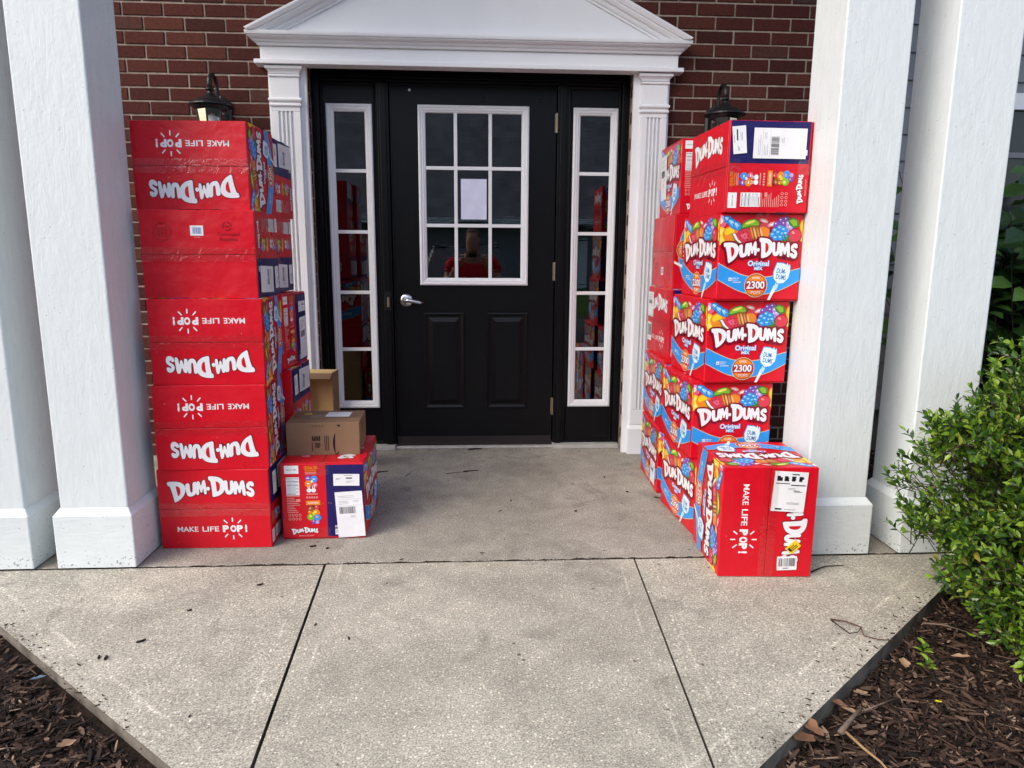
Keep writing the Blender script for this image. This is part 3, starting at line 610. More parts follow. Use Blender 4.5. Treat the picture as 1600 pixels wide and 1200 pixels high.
def fruit_art(w, h):
    a = Art(w, h); kw = w / 992; kh = h / 1015; kx = kh   # ellipses keep their shape on the wider panel
    X = lambda x: (x - 1044) * kw; Y = lambda y: (552 - y) * kh
    E = lambda x, y, rx, ry, c, rot=0, **k_: a.ell(X(x), Y(y), rx * kx * (1 + (kw / kh - 1) * .6), ry * kh, c, rot, **k_)
    def Pl(pts, c): a.poly([(X(x), Y(y)) for x, y in pts], c)
    E(550, 150, 75, 75, 'lilac'); E(560, 165, 56, 60, 'pink'); E(548, 138, 36, 36, 'white')
    for dx, q_ in ((555, 1), (1552, .62)): E(dx, 310, 92 * q_, 104 * q_, 'yellow'); E(dx, 310, 70 * q_, 80 * q_, 'paleyellow'); E(dx, 310, 22 * q_, 24 * q_, 'yellow')
    E(1545, 190, 52, 84, 'orange'); E(1545, 195, 42, 70, 'yellow')
    E(680, 290, 98, 92, 'orange'); E(665, 262, 60, 46, 'yellow', 20); E(695, 325, 70, 46, 'orange', 10)
    for x, y, a_, c0, c1 in ((650, 128, -30, 62, 40), (705, 172, -38, 78, 44), (755, 195, -50, 52, 40)):
        E(x, y, c0 + 7, c1 + 6, 'deepblue', a_); E(x, y, c0, c1, 'blue', a_); E(x - 8, y - 8, c0 * .75, c1 * .42, 'lightblue', a_); E(x + 12, y + 16, c0 * .5, 6, 'deepblue', a_)
    Pl([(790, 222), (815, 160), (870, 122), (945, 108), (1005, 130), (1025, 180), (1000, 205), (930, 200), (860, 222), (820, 232)], 'darkgreen')
    Pl([(805, 212), (830, 165), (880, 130), (945, 116), (995, 136), (1012, 178), (985, 190), (920, 182), (850, 205)], 'green'); E(905, 150, 62, 15, 'paleyellow', 18)
    E(1085, 215, 82, 82, 'darkred'); E(1080, 210, 66, 66, 'melon'); E(1065, 132, 56, 22, 'rose', -15); E(1065, 134, 34, 9, 'white', -15); E(1160, 172, 52, 26, 'rose', 20); E(1160, 172, 30, 10, 'white', 20)
    E(1055, 275, 88, 76, 'orange', 15); E(970, 268, 80, 84, 'brown', 15)
    for k in range(5): E(930 + k * 38, 270 + k * 3, 11, 70, 'orange' if k % 2 == 0 else 'tan', 18)
    Pl([(690, 282), (735, 270), (760, 330), (830, 402), (800, 412), (728, 360)], 'darkgreen'); Pl([(704, 285), (745, 275), (770, 330), (836, 400), (812, 404), (742, 350)], 'white')
    Pl([(728, 278), (890, 218), (940, 355), (880, 392), (832, 400), (770, 345)], 'melon'); Pl([(790, 300), (862, 268), (885, 330), (845, 350)], 'pink')
    for x, y in ((790, 285), (830, 268), (870, 262), (800, 325), (845, 310), (885, 310), (840, 352), (880, 350), (915, 345)): E(x, y, 5, 9, 'black', 10)
    for x, y in ((1330, 118), (1270, 130), (1215, 175), (1305, 165), (1360, 165), (1250, 210), (1350, 215), (1300, 210), (1385, 210), (1350, 255)):
        E(x, y, 38, 38, 'purple'); E(x - 4, y - 5, 30, 29, 'lilac' if (x + y) % 2 else 'purple'); E(x - 10, y - 12, 9, 8, 'white')
    Pl([(1345, 120), (1400, 92), (1470, 120), (1490, 190), (1430, 215), (1372, 180)], 'darkgreen'); Pl([(1362, 128), (1410, 108), (1456, 130), (1462, 180), (1420, 190)], 'green')
    for x, y in ((1260, 215), (1205, 245), (1310, 235), (1180, 295), (1245, 270), (1300, 285), (1215, 330), (1275, 325), (1335, 280), (1330, 318)):
        E(x, y, 42, 38, 'deepblue'); E(x - 2, y - 4, 36, 31, 'blue'); E(x - 9, y - 11, 15, 9, 'lightblue')
    E(1440, 300, 88, 84, 'darkred'); E(1442, 298, 78, 74, 'melon'); E(1420, 265, 22, 14, 'rose', -30)
    for r_ in range(5):
        aa = r_ * 72 + 20; E(1345 + 34 * math.cos(R(aa)), 345 + 34 * math.sin(R(aa)), 36, 11, 'darkgreen', -aa)
    # ribbon
    upc = [(545, 622), (700, 700), (860, 765), (1010, 786), (1160, 782), (1300, 748), (1420, 712), (1545, 676)]; loc = [(545, 806), (700, 890), (850, 955), (1000, 980), (1150, 975), (1300, 935), (1420, 880), (1545, 812)]
    def curve(p):
        o = []
        for i in range(len(p) - 1):
            for t in range(6):
                t /= 6; p0, p1, p2, p3 = p[max(i - 1, 0)], p[i], p[i + 1], p[min(i + 2, len(p) - 1)]
                o.append(tuple(.5 * (2 * p1[j] + (p2[j] - p0[j]) * t + (2 * p0[j] - 5 * p1[j] + 4 * p2[j] - p3[j]) * t * t + (3 * p1[j] - p0[j] - 3 * p2[j] + p3[j]) * t ** 3) for j in (0, 1)))
        return o + [p[-1]]
    cu, cl = curve(upc), curve(loc)
    def band(c0, d0, c1, d1, ink_):
        for i in range(len(c0) - 1): Pl([(c0[i][0], c0[i][1] + d0), (c1[i][0], c1[i][1] + d1), (c1[i + 1][0], c1[i + 1][1] + d1), (c0[i + 1][0], c0[i + 1][1] + d0)], ink_)
    k0 = a.k; band(cu, 0, cl, 0, 'blue'); a.k = k0 + 1; band(cu, -9, cu, 0, 'tan'); a.k = k0 + 1; band(cl, 0, cl, 9, 'tan'); a.k = k0 + 3
    a.logo(X(1047), Y(478), 894 * kw, 310 * kh, outline='darkred', ow=.022)
    a.text('Original', X(1030), Y(632), 'white', width=250 * kw, height=80 * kh, off=.02, outline='blue', ow=.06); a.text('MIX', X(1034), Y(682), 'white', width=96 * kw, height=34 * kh, off=.02, outline='blue', ow=.08)
    E(1015, 880, 142, 142, 'tan'); E(1015, 880, 132, 132, 'darkred'); E(1015, 880, 124, 124, 'orange')
    a.rect(X(895), X(1135), Y(935), Y(830), 'red'); a.text('2300', X(1012), Y(875), 'white', width=218 * kw, height=92 * kh, off=.03, outline='darkred', ow=.06)
    a.text('OVER', X(1012), Y(792), 'white', width=90 * kw, height=26 * kh, off=.015); a.text('POPS', X(1020), Y(962), 'white', width=110 * kw, height=34 * kh, off=.02, outline='red', ow=.05)
    # wrapped lollipop
    Pl([(1232, 880), (1272, 890), (1195, 1050), (1165, 1050)], 'white'); Pl([(1225, 925), (1255, 840), (1300, 850), (1265, 930)], 'lightblue')
    Pl([(1250, 606), (1330, 612), (1420, 655), (1424, 720), (1406, 800), (1350, 860), (1270, 868), (1215, 800), (1210, 720)], 'blue')
    Pl([(1256, 616), (1330, 622), (1410, 660), (1414, 720), (1398, 795), (1346, 850), (1275, 858), (1224, 795), (1220, 722)], 'paleblue')
    Pl([(1365, 640), (1380, 612), (1394, 650), (1410, 628), (1418, 668)], 'lightblue')
    a.text('DUM-', X(1312), Y(712), 'deepblue', width=110 * kw, height=58 * kh, off=.02, rot=-8); a.text('DUMS', X(1312), Y(782), 'deepblue', width=120 * kw, height=58 * kh, off=.02, rot=-8)
    a.rect(X(685), X(722), Y(830), Y(790), 'white'); a.rect(X(692), X(716), Y(822), Y(798), 'blue'); a.text('v', X(706), Y(806), 'white', height=24 * kh, off=.03)
    for tt, y, wd in (('FREE OF', 797, 74), ('MAJOR', 820, 66), ('ALLERGENS', 843, 104)): a.text(tt, X(732 + wd / 2), Y(y), 'white', width=wd * kw, height=15 * kh, off=.02)
    return a

def info_art(w, h):
    a = Art(w, h); X = lambda x: ((x - 90) / 515 - .5) * w; Y = lambda y: (.5 - (y - 650) / 475) * h
    rc = lambda x0, x1, y0, y1, c, rot=0: a.rect(X(x0), X(x1), Y(y1), Y(y0), c, rot)
    rc(368, 602, 662, 1110, 'navy')
    rc(115, 202, 664, 714, 'white'); a.text('PEANUT FREE', X(158), Y(690), 'darkgreen', width=60 / 515 * w, off=.02)
    rc(123, 203, 736, 848, 'white'); a.text('Nutrition Facts', X(163), Y(744), 'black', width=74 / 515 * w, off=.02)
    for k in range(13):
        y = 754 + k * 7; rc(127, 199 if k % 3 else 180, y, y + (3.5 if k in (1, 4, 12) else 2), 'black' if k in (1, 4, 12) else 'grey')
    for k in range(10):
        y = 852 + k * 11; rc(123, 203 - (k * 37 % 46), y, y + 4.5, 'rose')
    rc(180, 205, 872, 888, 'rose')
    for i in range(4):
        for j in range(2): a.ell(X(136 + i * 21), Y(972 + j * 24), 8 / 515 * w, 9 / 475 * h, 'rose', n=14); a.ell(X(136 + i * 21), Y(972 + j * 24), 4.5 / 515 * w, 6 / 475 * h, 'red', n=10)
    a.text('ORIGINAL POPS', X(278), Y(678), 'orange', width=84 / 515 * w, height=20 / 475 * h, off=.03); a.text('FLAVORS', X(278), Y(696), 'orange', width=70 / 515 * w, off=.03)
    for k in range(2): rc(242, 314, 706 + k * 8, 710 + k * 8, 'rose')
    for x, y, r_, c in ((258, 742, 17, 'purple'), (295, 748, 21, 'blue'), (260, 776, 22, 'orange'), (300, 785, 17, 'pink'), (282, 762, 8, 'lightblue')): a.ell(X(x), Y(y), r_ / 515 * w, r_ / 475 * h, c); a.rect(X(x - 8), X(x + 8), Y(y + 3), Y(y - 3), 'white')
    for x, y in ((262, 818), (290, 818)):
        a.ell(X(x), Y(y), 15 / 515 * w, 13 / 475 * h, 'white'); a.rect(X(x - 7), X(x - 3), Y(y - 10), Y(y - 28), 'white', 12); a.rect(X(x + 3), X(x + 7), Y(y - 10), Y(y - 28), 'white', -12)
    for k in range(5): rc(244 + k * 15, 254 + k * 15, 856, 868, 'rose')
    rc(246, 314, 838, 844, 'rose')
    rc(240, 328, 882, 910, 'orange'); a.text('FLAVORS', X(284), Y(896), 'white', width=64 / 515 * w, off=.02)
    rc(248, 322, 912, 950, 'darkred')
    for x, y, r_, c in ((268, 935, 20, 'brown'), (305, 925, 16, 'melon'), (300, 958, 24, 'orange'), (268, 985, 24, 'green'), (308, 990, 22, 'blue'), (285, 1015, 17, 'purple'), (305, 1018, 12, 'lilac'), (262, 955, 12, 'orange'), (285, 962, 9, 'yellow')):
        a.ell(X(x), Y(y), r_ / 515 * w, r_ * .9 / 475 * h, c); a.ell(X(x - 4), Y(y - 5), r_ * .35 / 515 * w, r_ * .3 / 475 * h, 'paleyellow' if c in ('orange', 'green', 'yellow') else 'rose')
    a.logo(X(225), Y(1072), 168 / 515 * w, 50 / 475 * h, ow=.012); a.text('MAKE LIFE POP!', X(235), Y(1102), 'rose', width=92 / 515 * w, off=.02)
    a.text('2300', X(432), Y(1046), 'white', width=36 / 515 * w, off=.03); rc(415, 446, 1062, 1098, 'white')
    for k in range(5): rc(418 + k * 6, 421 + k * 6, 1064, 1090, 'grey')
    return a

def logo_flap_art(w, h):
    a = Art(w, h); a.logo(-.008, .0, .325, .11, ow=.0075)
    return a
def rays(a, cx, cy, s):
    for q in (-38, 0, 38):
        for sg in (1, -1):
            x, y = math.sin(R(q)), math.cos(R(q)) * sg; p0, p1 = (.034 * s, .055 * s); wv = .0028 * s
            a.poly([(cx + x * p0 * 1.15 - y * wv, cy + y * p0 + x * wv), (cx + x * p1 * 1.15 - y * wv, cy + y * p1 + x * wv), (cx + x * p1 * 1.15 + y * wv, cy + y * p1 - x * wv), (cx + x * p0 * 1.15 + y * wv, cy + y * p0 - x * wv)], 'white')
def pop_flap_art(w, h):
    a = Art(w, h); a.text('MAKE', -.105, 0, 'white', width=.077, height=.0205, off=.014); a.text('LIFE', -.020, 0, 'white', width=.062, height=.0205, off=.014)
    for ch, x, dx in (('P', .036, 0), ('O', .0625, .002), ('P', .0885, 0)): a.text(ch, x + dx, .0005, 'white', width=.023, height=.0285, off=.06)
    a.text('!', .112, .001, 'white', width=.008, height=.031, off=.05); rays(a, .063, .001, .82)
    return a
def mark_flap_art(w, h):
    a = Art(w, h); x = -.125
    for r0, r1 in ((.034, .032), (.029, .028)):
        n = 28; k0 = a.k
        for k in range(n):
            p, q = R(360 * k / n), R(360 * (k + 1) / n); a.k = k0; a.poly([(x + r0 * math.cos(p), r0 * math.sin(p)), (x + r0 * math.cos(q), r0 * math.sin(q)), (x + r1 * math.cos(q), r1 * math.sin(q)), (x + r1 * math.cos(p), r1 * math.sin(p))], 'faded')
    for k in range(5): a.rect(x - .02, x + .02, -.016 + k * .008, -.0145 + k * .008, 'faded')
    a.rect(x - .001, x + .001, -.018, .018, 'faded'); a.rect(x + .011, x + .013, -.018, .018, 'faded'); a.rect(x - .013, x - .011, -.018, .018, 'faded')
    a.rect(-.025, .022, -.012, .024, 'white')
    for k in range(11): a.rect(-.0165 + k * .0029, -.0165 + k * .0029 + (.0019 if k % 3 else .0012), -.005, .0175, 'deepblue')
    a.rect(-.012, .01, -.0185, -.0165, 'rose')
    a.text('Corrugated', .112, -.008, 'faded', width=.078, off=.02); a.text('Recycles', .112, -.026, 'faded', width=.064, off=.02)
    n = 20
    for j in range(3):
        for k in range(6):
            p, q = R(120 * j + 90 * k / 6), R(120 * j + 90 * (k + 1) / 6); c = (.108, .022); a.poly([(c[0] + .017 * math.cos(p), c[1] + .017 * math.sin(p)), (c[0] + .017 * math.cos(q), c[1] + .017 * math.sin(q)), (c[0] + .012 * math.cos(q), c[1] + .012 * math.sin(q)), (c[0] + .012 * math.cos(p), c[1] + .012 * math.sin(p))], 'faded')
    a.rect(.1, .116, .019, .025, 'faded')
    return a

BLn, BWd, BH = .412, .320, .315
FACES = {'+X': ((1, 0, 0), (0, 1, 0), (0, 0, 1)), '-X': ((-1, 0, 0), (0, -1, 0), (0, 0, 1)), '+Y': ((0, 1, 0), (-1, 0, 0), (0, 0, 1)), '-Y': ((0, -1, 0), (1, 0, 0), (0, 0, 1)), '+Z': ((0, 0, 1), (-1, 0, 0), (0, -1, 0)), '-Z': ((0, 0, -1), (-1, 0, 0), (0, 1, 0))}
HALF = Vector((BLn / 2, BWd / 2, BH / 2)); FT = .0028
def face_origin(f): n = Vector(FACES[f][0]); return Vector((n.x * HALF.x, n.y * HALF.y, n.z * HALF.z))
kraft_edge = mat('kraft_board_edge', (.3, .19, .1), .8, .2)
def carton_mesh():
    mb = MB(); c = .003; X_, Y_, Z_ = HALF.x, HALF.y, HALF.z - FT
    def lp(dx, z): return [(-X_ + dx + c, -Y_ + dx, z), (X_ - dx - c, -Y_ + dx, z), (X_ - dx, -Y_ + dx + c, z), (X_ - dx, Y_ - dx - c, z), (X_ - dx - c, Y_ - dx, z), (-X_ + dx + c, Y_ - dx, z), (-X_ + dx, Y_ - dx - c, z), (-X_ + dx, -Y_ + dx + c, z)]
    mb.rings([lp(c, -Z_), lp(0, -Z_ + c), lp(0, Z_ - c), lp(c, Z_)], True, PNAMES.index('red')); o = len(mb.v); mb.add(lp(c, -Z_), [tuple(range(8))[::-1]], PNAMES.index('red'))
    for f, art in (('-Y', fruit_art(BLn, BH)), ('+Y', fruit_art(BLn, BH)), ('+X', fruit_art(BWd, BH)), ('-X', info_art(BWd, BH))): art.onto(mb, face_origin(f), FACES[f][1], FACES[f][2])
    return mb.mesh('carton', PMATS)
def flap_mesh(f, sgn, art):
    """one of the two closing flaps of a lid: a thin board with a bevelled edge"""
    n, r_, u_ = (Vector(q) for q in FACES[f]); mb = MB(); g2 = .0012; x1 = HALF.x - .001; y0, y1 = (g2, HALF.y - .001) if sgn > 0 else (-HALF.y + .001, -g2); base = n * (HALF.z - FT + .0002); e = .0012
    def lp(d, h): return [tuple(base + r_ * x + u_ * y + n * h) for x, y in ((-x1 + d, y0 + d), (x1 - d, y0 + d), (x1 - d, y1 - d), (-x1 + d, y1 - d))]
    mb.rings([lp(0, 0), lp(0, FT - e), lp(e, FT)], True, PNAMES.index('red'))
    if art: art.onto(mb, base + n * FT + u_ * (y0 + y1) / 2, r_, u_)
    return mb.mesh('flap', PMATS)
ME_CARTON = carton_mesh(); FW, FH = BLn, BWd / 2
ME_FLAPS = [flap_mesh('+Z', 1, logo_flap_art(FW, FH)), flap_mesh('+Z', -1, pop_flap_art(FW, FH)), flap_mesh('-Z', 1, mark_flap_art(FW, FH)), flap_mesh('-Z', -1, None)]

# clear packing tape over the lid seams
clear_tape = bpy.data.materials.new('clear_tape'); clear_tape.use_nodes = True
_n = clear_tape.node_tree.nodes; _l = clear_tape.node_tree.links; _n.remove(_n['Principled BSDF'])
_t = _n.new('ShaderNodeBsdfTransparent'); _t.inputs[0].default_value = (.97, .96, .95, 1); _g = _n.new('ShaderNodeBsdfGlossy'); _g.inputs['Roughness'].default_value = .16
_m = _n.new('ShaderNodeMixShader'); _m.inputs[0].default_value = .07; _tc = _n.new('ShaderNodeTexCoord'); _w = _n.new('ShaderNodeTexNoise'); _w.inputs['Scale'].default_value = 26; _w.inputs['Distortion'].default_value = 1.5
_b = _n.new('ShaderNodeBump'); _b.inputs['Strength'].default_value = .6; _b.inputs['Distance'].default_value = .006; _l.new(_tc.outputs['Object'], _w.inputs['Vector']); _l.new(_w.outputs[0], _b.inputs['Height']); _l.new(_b.outputs[0], _g.inputs['Normal'])
_l.new(_t.outputs[0], _m.inputs[1]); _l.new(_g.outputs[0], _m.inputs[2]); _l.new(_m.outputs[0], _n['Material Output'].inputs[0])
def tape_mesh(sg):
    b = MB(); zt2 = sg * (HALF.z + .0055); x = HALF.x + .001; z2 = sg * (HALF.z - .05)
    b.add([(-x - .004, -.026, z2), (-x - .004, .026, z2), (-x - .003, -.0255, zt2), (-x - .003, .0255, zt2), (x + .003, -.0265, zt2), (x + .003, .0265, zt2), (x + .004, -.026, z2), (x + .004, .026, z2)], [(0, 2, 3, 1), (2, 4, 5, 3), (4, 6, 7, 5)]); return b.mesh('packing_tape', [clear_tape])
ME_TAPE = [tape_mesh(1), tape_mesh(-1)]
# sticky labels
label_cache = {}
def label_mesh(w, h, style):
    key = (round(w, 3), round(h, 3), style)
    if key in label_cache: return label_cache[key]
    a = Art(w, h); rg = random.Random(len(label_cache) + 11); c = .004
    a.poly([(-w / 2 + c, -h / 2), (w / 2 - c, -h / 2), (w / 2, -h / 2 + c), (w / 2, h / 2 - c), (w / 2 - c, h / 2), (-w / 2 + c, h / 2), (-w / 2, h / 2 - c), (-w / 2, -h / 2 + c)], 'yellow' if style == 'yellow' else 'white', clip=False)
    def bars(x0, x1, y0, y1):
        x = x0
        while x < x1: wd = rg.choice((.0008, .0014, .0022)); a.rect(x, min(x + wd, x1), y0, y1, 'black'); x += wd + rg.choice((.0008, .0012, .002))
    def lines(x0, x1, ys, hh=.0016, c='grey'):
        for y in ys: a.rect(x0, x0 + (x1 - x0) * rg.uniform(.55, 1), y, y + hh, c)
    if style == 'ship':      # tall white address label
        lines(-w * .4, w * .4, (h * .40, h * .37), .0014); a.rect(-w * .45, w * .45, h * .33, h * .334, 'grey'); lines(-w * .4, w * .1, (h * .29, h * .26, h * .23)); lines(w * .15, w * .42, (h * .29, h * .26))
        bars(-w * .38, w * .22, h * .02, h * .17); lines(w * .02, w * .2, (-h * .04, -h * .07))
        a.rect(-w * .45, w * .45, h * .19, h * .193, 'grey')
    elif style == 'small':
        lines(-w * .1, w * .25, (h * .36,), .002); lines(-w * .02, w * .42, (h * .1,), .005, 'black'); lines(-w * .4, -w * .2, (h * .1, h * .02), .002); lines(-w * .02, w * .3, (-h * .12, -h * .22), .0016)
    elif style == 'parcel':  # heavy black type on the front box
        for k in range(4):
            x0 = -w * .42 + k * w * .22; lines(x0, x0 + w * .17, (h * .26, h * .29, h * .32, h * .35), .005, 'black')
        a.rect(-w * .44, -w * .02, h * .19, h * .21, 'black'); a.rect(w * .02, w * .46, h * .155, h * .18, 'black'); lines(w * .02, w * .3, (h * .42,), .004, 'black'); lines(w * .12, w * .42, (-h * .01, .0, h * .02), .003); lines(-w * .05, w * .2, (h * .05, h * .08), .0016)
        lines(-w * .05, w * .4, (-h * .28, -h * .31), .0018); a.rect(-w * .38, -w * .18, -h * .46, -h * .42, 'black'); lines(-w * .1, w * .25, (-h * .45,), .002)
    elif style == 'barcode': bars(-w * .42, w * .42, -h * .22, h * .38); lines(-w * .2, w * .2, (-h * .38,), .003, 'black')
    elif style == 'yellow': lines(-w * .35, w * .35, (h * .12, -h * .1, -h * .3), .003, 'black'); a.rect(-w * .42, -w * .25, -h * .2, h * .3, 'black')
    elif style == 'blank': lines(-w * .4, w * .35, (h * .3,), .003)
    elif style == 'address': lines(-w * .42, w * .1, (h * .3, h * .18), .003); lines(-w * .1, w * .4, (h * .02,), .002)
    mb = MB(); a.onto(mb, (0, 0, 0), (1, 0, 0), (0, 1, 0)); mb.v = [(x, y, zz) for x, y, zz in mb.v]
    zt_ = .0003; base = len(mb.v); mb.rings([[(-w / 2, -h / 2, -.0004), (w / 2, -h / 2, -.0004), (w / 2, h / 2, -.0004), (-w / 2, h / 2, -.0004)], [(-w / 2, -h / 2, zt_), (w / 2, -h / 2, zt_), (w / 2, h / 2, zt_), (-w / 2, h / 2, zt_)]], True, PNAMES.index('yellow' if style == 'yellow' else 'white'))
    me = mb.mesh('label', PMATS); label_cache[key] = me; return me

AXV = {'x': (1, 0, 0), '-x': (-1, 0, 0), 'y': (0, 1, 0), '-y': (0, -1, 0), 'z': (0, 0, 1), '-z': (0, 0, -1)}
def candy_box(name, x, y, z, yaw, dims, axes, label, labels=(), group='red candy cartons', front_left=True):
    """x, y: front left bottom corner as seen from the walk; dims: extents along world x, y, z; axes: where the box's own X, Y, Z point"""
    A = Matrix([AXV[q] for q in axes]).transposed()      # columns: box axes in root space
    nat = [sum(abs(A[i][j]) * (BLn, BWd, BH)[j] for j in range(3)) for i in range(3)]; sc = [dims[i] / nat[i] for i in range(3)]
    c, q = math.cos(yaw), math.sin(yaw); t = thing('candy_carton', label, 'box', (x + c * dims[0] / 2 - q * dims[1] / 2, y + q * dims[0] / 2 + c * dims[1] / 2, z), yaw, group)
    M = Matrix.Translation((0, 0, dims[2] / 2)) @ Matrix.Diagonal((*sc, 1)) @ A.to_4x4()
    def child(nm, me, loc=None):
        o = bpy.data.objects.new(nm, me); col.objects.link(o); o.parent = t; o.rotation_mode = 'QUATERNION'; o.matrix_local = M if loc is None else M @ loc; return o
    child('carton_body', ME_CARTON)
    rf = random.Random(hash((round(x, 3), round(z, 3))) & 65535)
    for i_, me in enumerate(ME_FLAPS):
        sg = 1 if i_ % 2 == 0 else -1; tp = 1 if i_ < 2 else -1; hy = -sg * HALF.y if tp > 0 else sg * HALF.y      # hinge edge in the box's own Y
        an = R(rf.uniform(.1, .9)) if axes[2][-1] != 'z' else R(.05); hz = tp * (HALF.z - FT)
        child('flap', me, Matrix.Translation((0, hy, hz)) @ Matrix.Rotation(an * (1 if hy < 0 else -1) * tp, 4, 'X') @ Matrix.Translation((0, -hy, -hz)))
    for me in ME_TAPE: child('packing_tape', me)
    for (f, u, v, w_, h_, rot, style) in labels:         # position on the face, metres from its centre
        n, r_, u_ = (Vector(k) for k in FACES[f]); p = face_origin(f) + r_ * u + u_ * v + n * .0042
        cr, sr = math.cos(R(rot)), math.sin(R(rot)); rr, uu = r_ * cr + u_ * sr, -r_ * sr + u_ * cr
        L4 = Matrix(((rr.x, uu.x, n.x, p.x), (rr.y, uu.y, n.y, p.y), (rr.z, uu.z, n.z, p.z), (0, 0, 0, 1)))
        child('barcode_sticker' if style == 'barcode' else 'price_sticker' if style == 'yellow' else 'shipping_label', label_mesh(w_, h_, style), L4)
    return t
L_, W_, H_ = .412, .320, .312
NAVY = [('-X', .090, .095, .092, .046, 0, 'small'), ('-X', .100, -.045, .098, .185, 2, 'ship')]
NAVY2 = [('-X', .088, .100, .086, .05, 2, 'small'), ('-X', .092, -.04, .1, .17, -2, 'ship')]
UPR = ('-x', '-z', '-y'); INV = ('x', 'z', '-y'); BOT = ('-x', 'z', 'y')
# front column on the left, bottom to top
candy_box('l', -.753, -1.433, 0, R(-.5), (.417, .312, .316), UPR, 'bottom red carton of the tall left stack, lettering the right way up', NAVY)
candy_box('l', -.740, -1.445, .316, R(2.6), (.408, .312, .325), INV, 'red carton with upside-down lettering, second from the floor in the left stack')
candy_box('l', -.735, -1.435, .641, R(2.4), (.405, .314, .318), INV, 'red carton with upside-down lettering under the recycling marked carton')
candy_box('l', -.755, -1.393, .959, R(.3), (.408, .312, .318), BOT, 'red carton showing its bottom with a round seal and recycling mark', NAVY2)
candy_box('l', -.790, -1.325, 1.277, R(-2.4), (.419, .300, .317), INV, 'topmost red carton of the front left stack, lettering upside down')
# behind them
candy_box('l', -.795, -1.005, 1.278, R(-2), (.415, .310, .317), UPR, 'top carton behind the left stack, navy panel with a white label upmost', NAVY)
candy_box('l', -.785, -1.065, .962, R(-1), (.41, .310, .316), BOT, 'carton behind the recycling marked one, navy label panel downmost', NAVY2)
candy_box('l', -.765, -1.09, .645, R(-4), (.43, .318, .312), ('-x', '-y', 'z'), 'upright carton behind the left stack, narrow navy strip beside the pilaster', NAVY)
candy_box('l', -.735, -1.10, .325, R(-1), (.42, .318, .318), UPR, 'carton behind the left stack just above the brown parcel', NAVY2)
candy_box('l', -.76, -1.10, 0, R(0), (.41, .315, .322), UPR, 'bottom carton behind the left stack, hidden by the label faced box', NAVY)
# lone box by the left stack
candy_box('l', -.312, -1.362, 0, R(1), (.325, .425, .315), ('y', '-x', 'z'), 'single red box with nutrition facts and navy label panel under the brown parcel', [('-X', .092, .088, .1, .048, -1, 'small'), ('-X', .102, -.055, .105, .19, 3, 'ship')])
# front column on the right, bottom to top
FR = ('-y', 'x', 'z')
candy_box('r', 1.340, -1.395, 0, R(3.5), (.319, .413, .315), FR, 'bottom fruit printed carton of the right stack, behind the lone front box')
candy_box('r', 1.321, -1.360, .315, R(0), (.321, .435, .316), FR, 'fruit printed carton second from the floor, its badge cut off by the box in front')
candy_box('r', 1.353, -1.380, .631, R(1), (.328, .44, .326), FR, 'fruit printed carton in the middle of the right stack')
candy_box('r', 1.374, -1.402, .957, R(1.3), (.326, .414, .328), FR, 'fruit printed carton directly under the top carton with navy panel')
candy_box('r', 1.380, -1.425, 1.285, R(1.3), (.319, .40, .327), ('y', '-z', '-x'), 'topmost carton of the right stack, lying on its side with navy label panel', [('-X', .092, .118, .095, .05, 6, 'small'), ('-X', .082, -.034, .105, .198, 0, 'ship')])
# behind them
candy_box('r', 1.324, -.870, 0, R(-3), (.319, .413, .314), FR, 'lowest carton of the rear right stack, white label on its fruit side', [('-Y', .12, -.075, .1, .11, 0, 'ship')])
candy_box('r', 1.338, -.862, .314, R(-2.3), (.319, .43, .322), FR, 'fruit printed carton second from the floor in the rear right stack')
candy_box('r', 1.373, -.806, .636, R(0), (.312, .42, .332), ('y', '-z', '-x'), 'carton in the middle of the rear right stack with a white label over its lettering', [('+Z', -.14, .075, .1, .12, 0, 'ship'), ('+Z', -.15, -.06, .07, .09, 0, 'barcode')])
candy_box('r', 1.405, -.700, .968, R(-1), (.312, .41, .35), ('-y', '-z', 'x'), 'plain sided carton of the rear right stack, fourth from the floor')
candy_box('r', 1.423, -.690, 1.318, R(-1.3), (.319, .39, .345), ('y', '-x', 'z'), 'topmost carton of the rear right stack beside the pilaster, half covered by a white label', [('+Y', -.12, .02, .12, .2, 3, 'ship')])
# lone box in front on the right, standing on its end
candy_box('r', 1.312, -1.762, 0, R(-3), (.332, .34, .405), ('z', '-x', '-y'), 'single red box standing on end in front of the right stack', [('+Z', -.118, .064, .112, .148, 87, 'parcel'), ('+Z', .152, .074, .068, .052, 92, 'barcode'), ('+Z', .090, .092, .046, .03, 132, 'yellow')])

# brown parcel with curved arrow on the lone box
kraft = mat('brown_cardboard', (.24, .145, .085), .75, .2, bump=(55, .2, .002), var=(8, .07))
kraft_pale = mat('pale_cardboard', (.62, .43, .2), .8, .2, bump=(40, .2, .002), var=(6, .06))
tape_mat = mat('dark_paper_tape', (.2, .115, .065), .4, .4, var=(30, .12))
az = thing('brown_parcel', 'brown cardboard parcel with a curved arrow mark, on the lone red box', 'box', (-.168, -1.135, .315 + .001), R(2))
aw, ad, ah = .292, .226, .135; b = MB(); c = .003
b.rings([[(-aw / 2, -ad / 2, 0), (aw / 2, -ad / 2, 0), (aw / 2, ad / 2, 0), (-aw / 2, ad / 2, 0)], [(-aw / 2, -ad / 2, ah), (aw / 2, -ad / 2, ah), (aw / 2, ad / 2, ah), (-aw / 2, ad / 2, ah)]], True); b.m = [0] * len(b.f)
PK = PMATS + [kraft]; b.m = [len(PMATS)] * len(b.f)
a = Art(aw, ah); X = lambda x: ((x - 108) / 470 - .5) * aw; Y = lambda y: (.5 - (y - 395) / 205) * ah
pts_o, pts_i = [], []
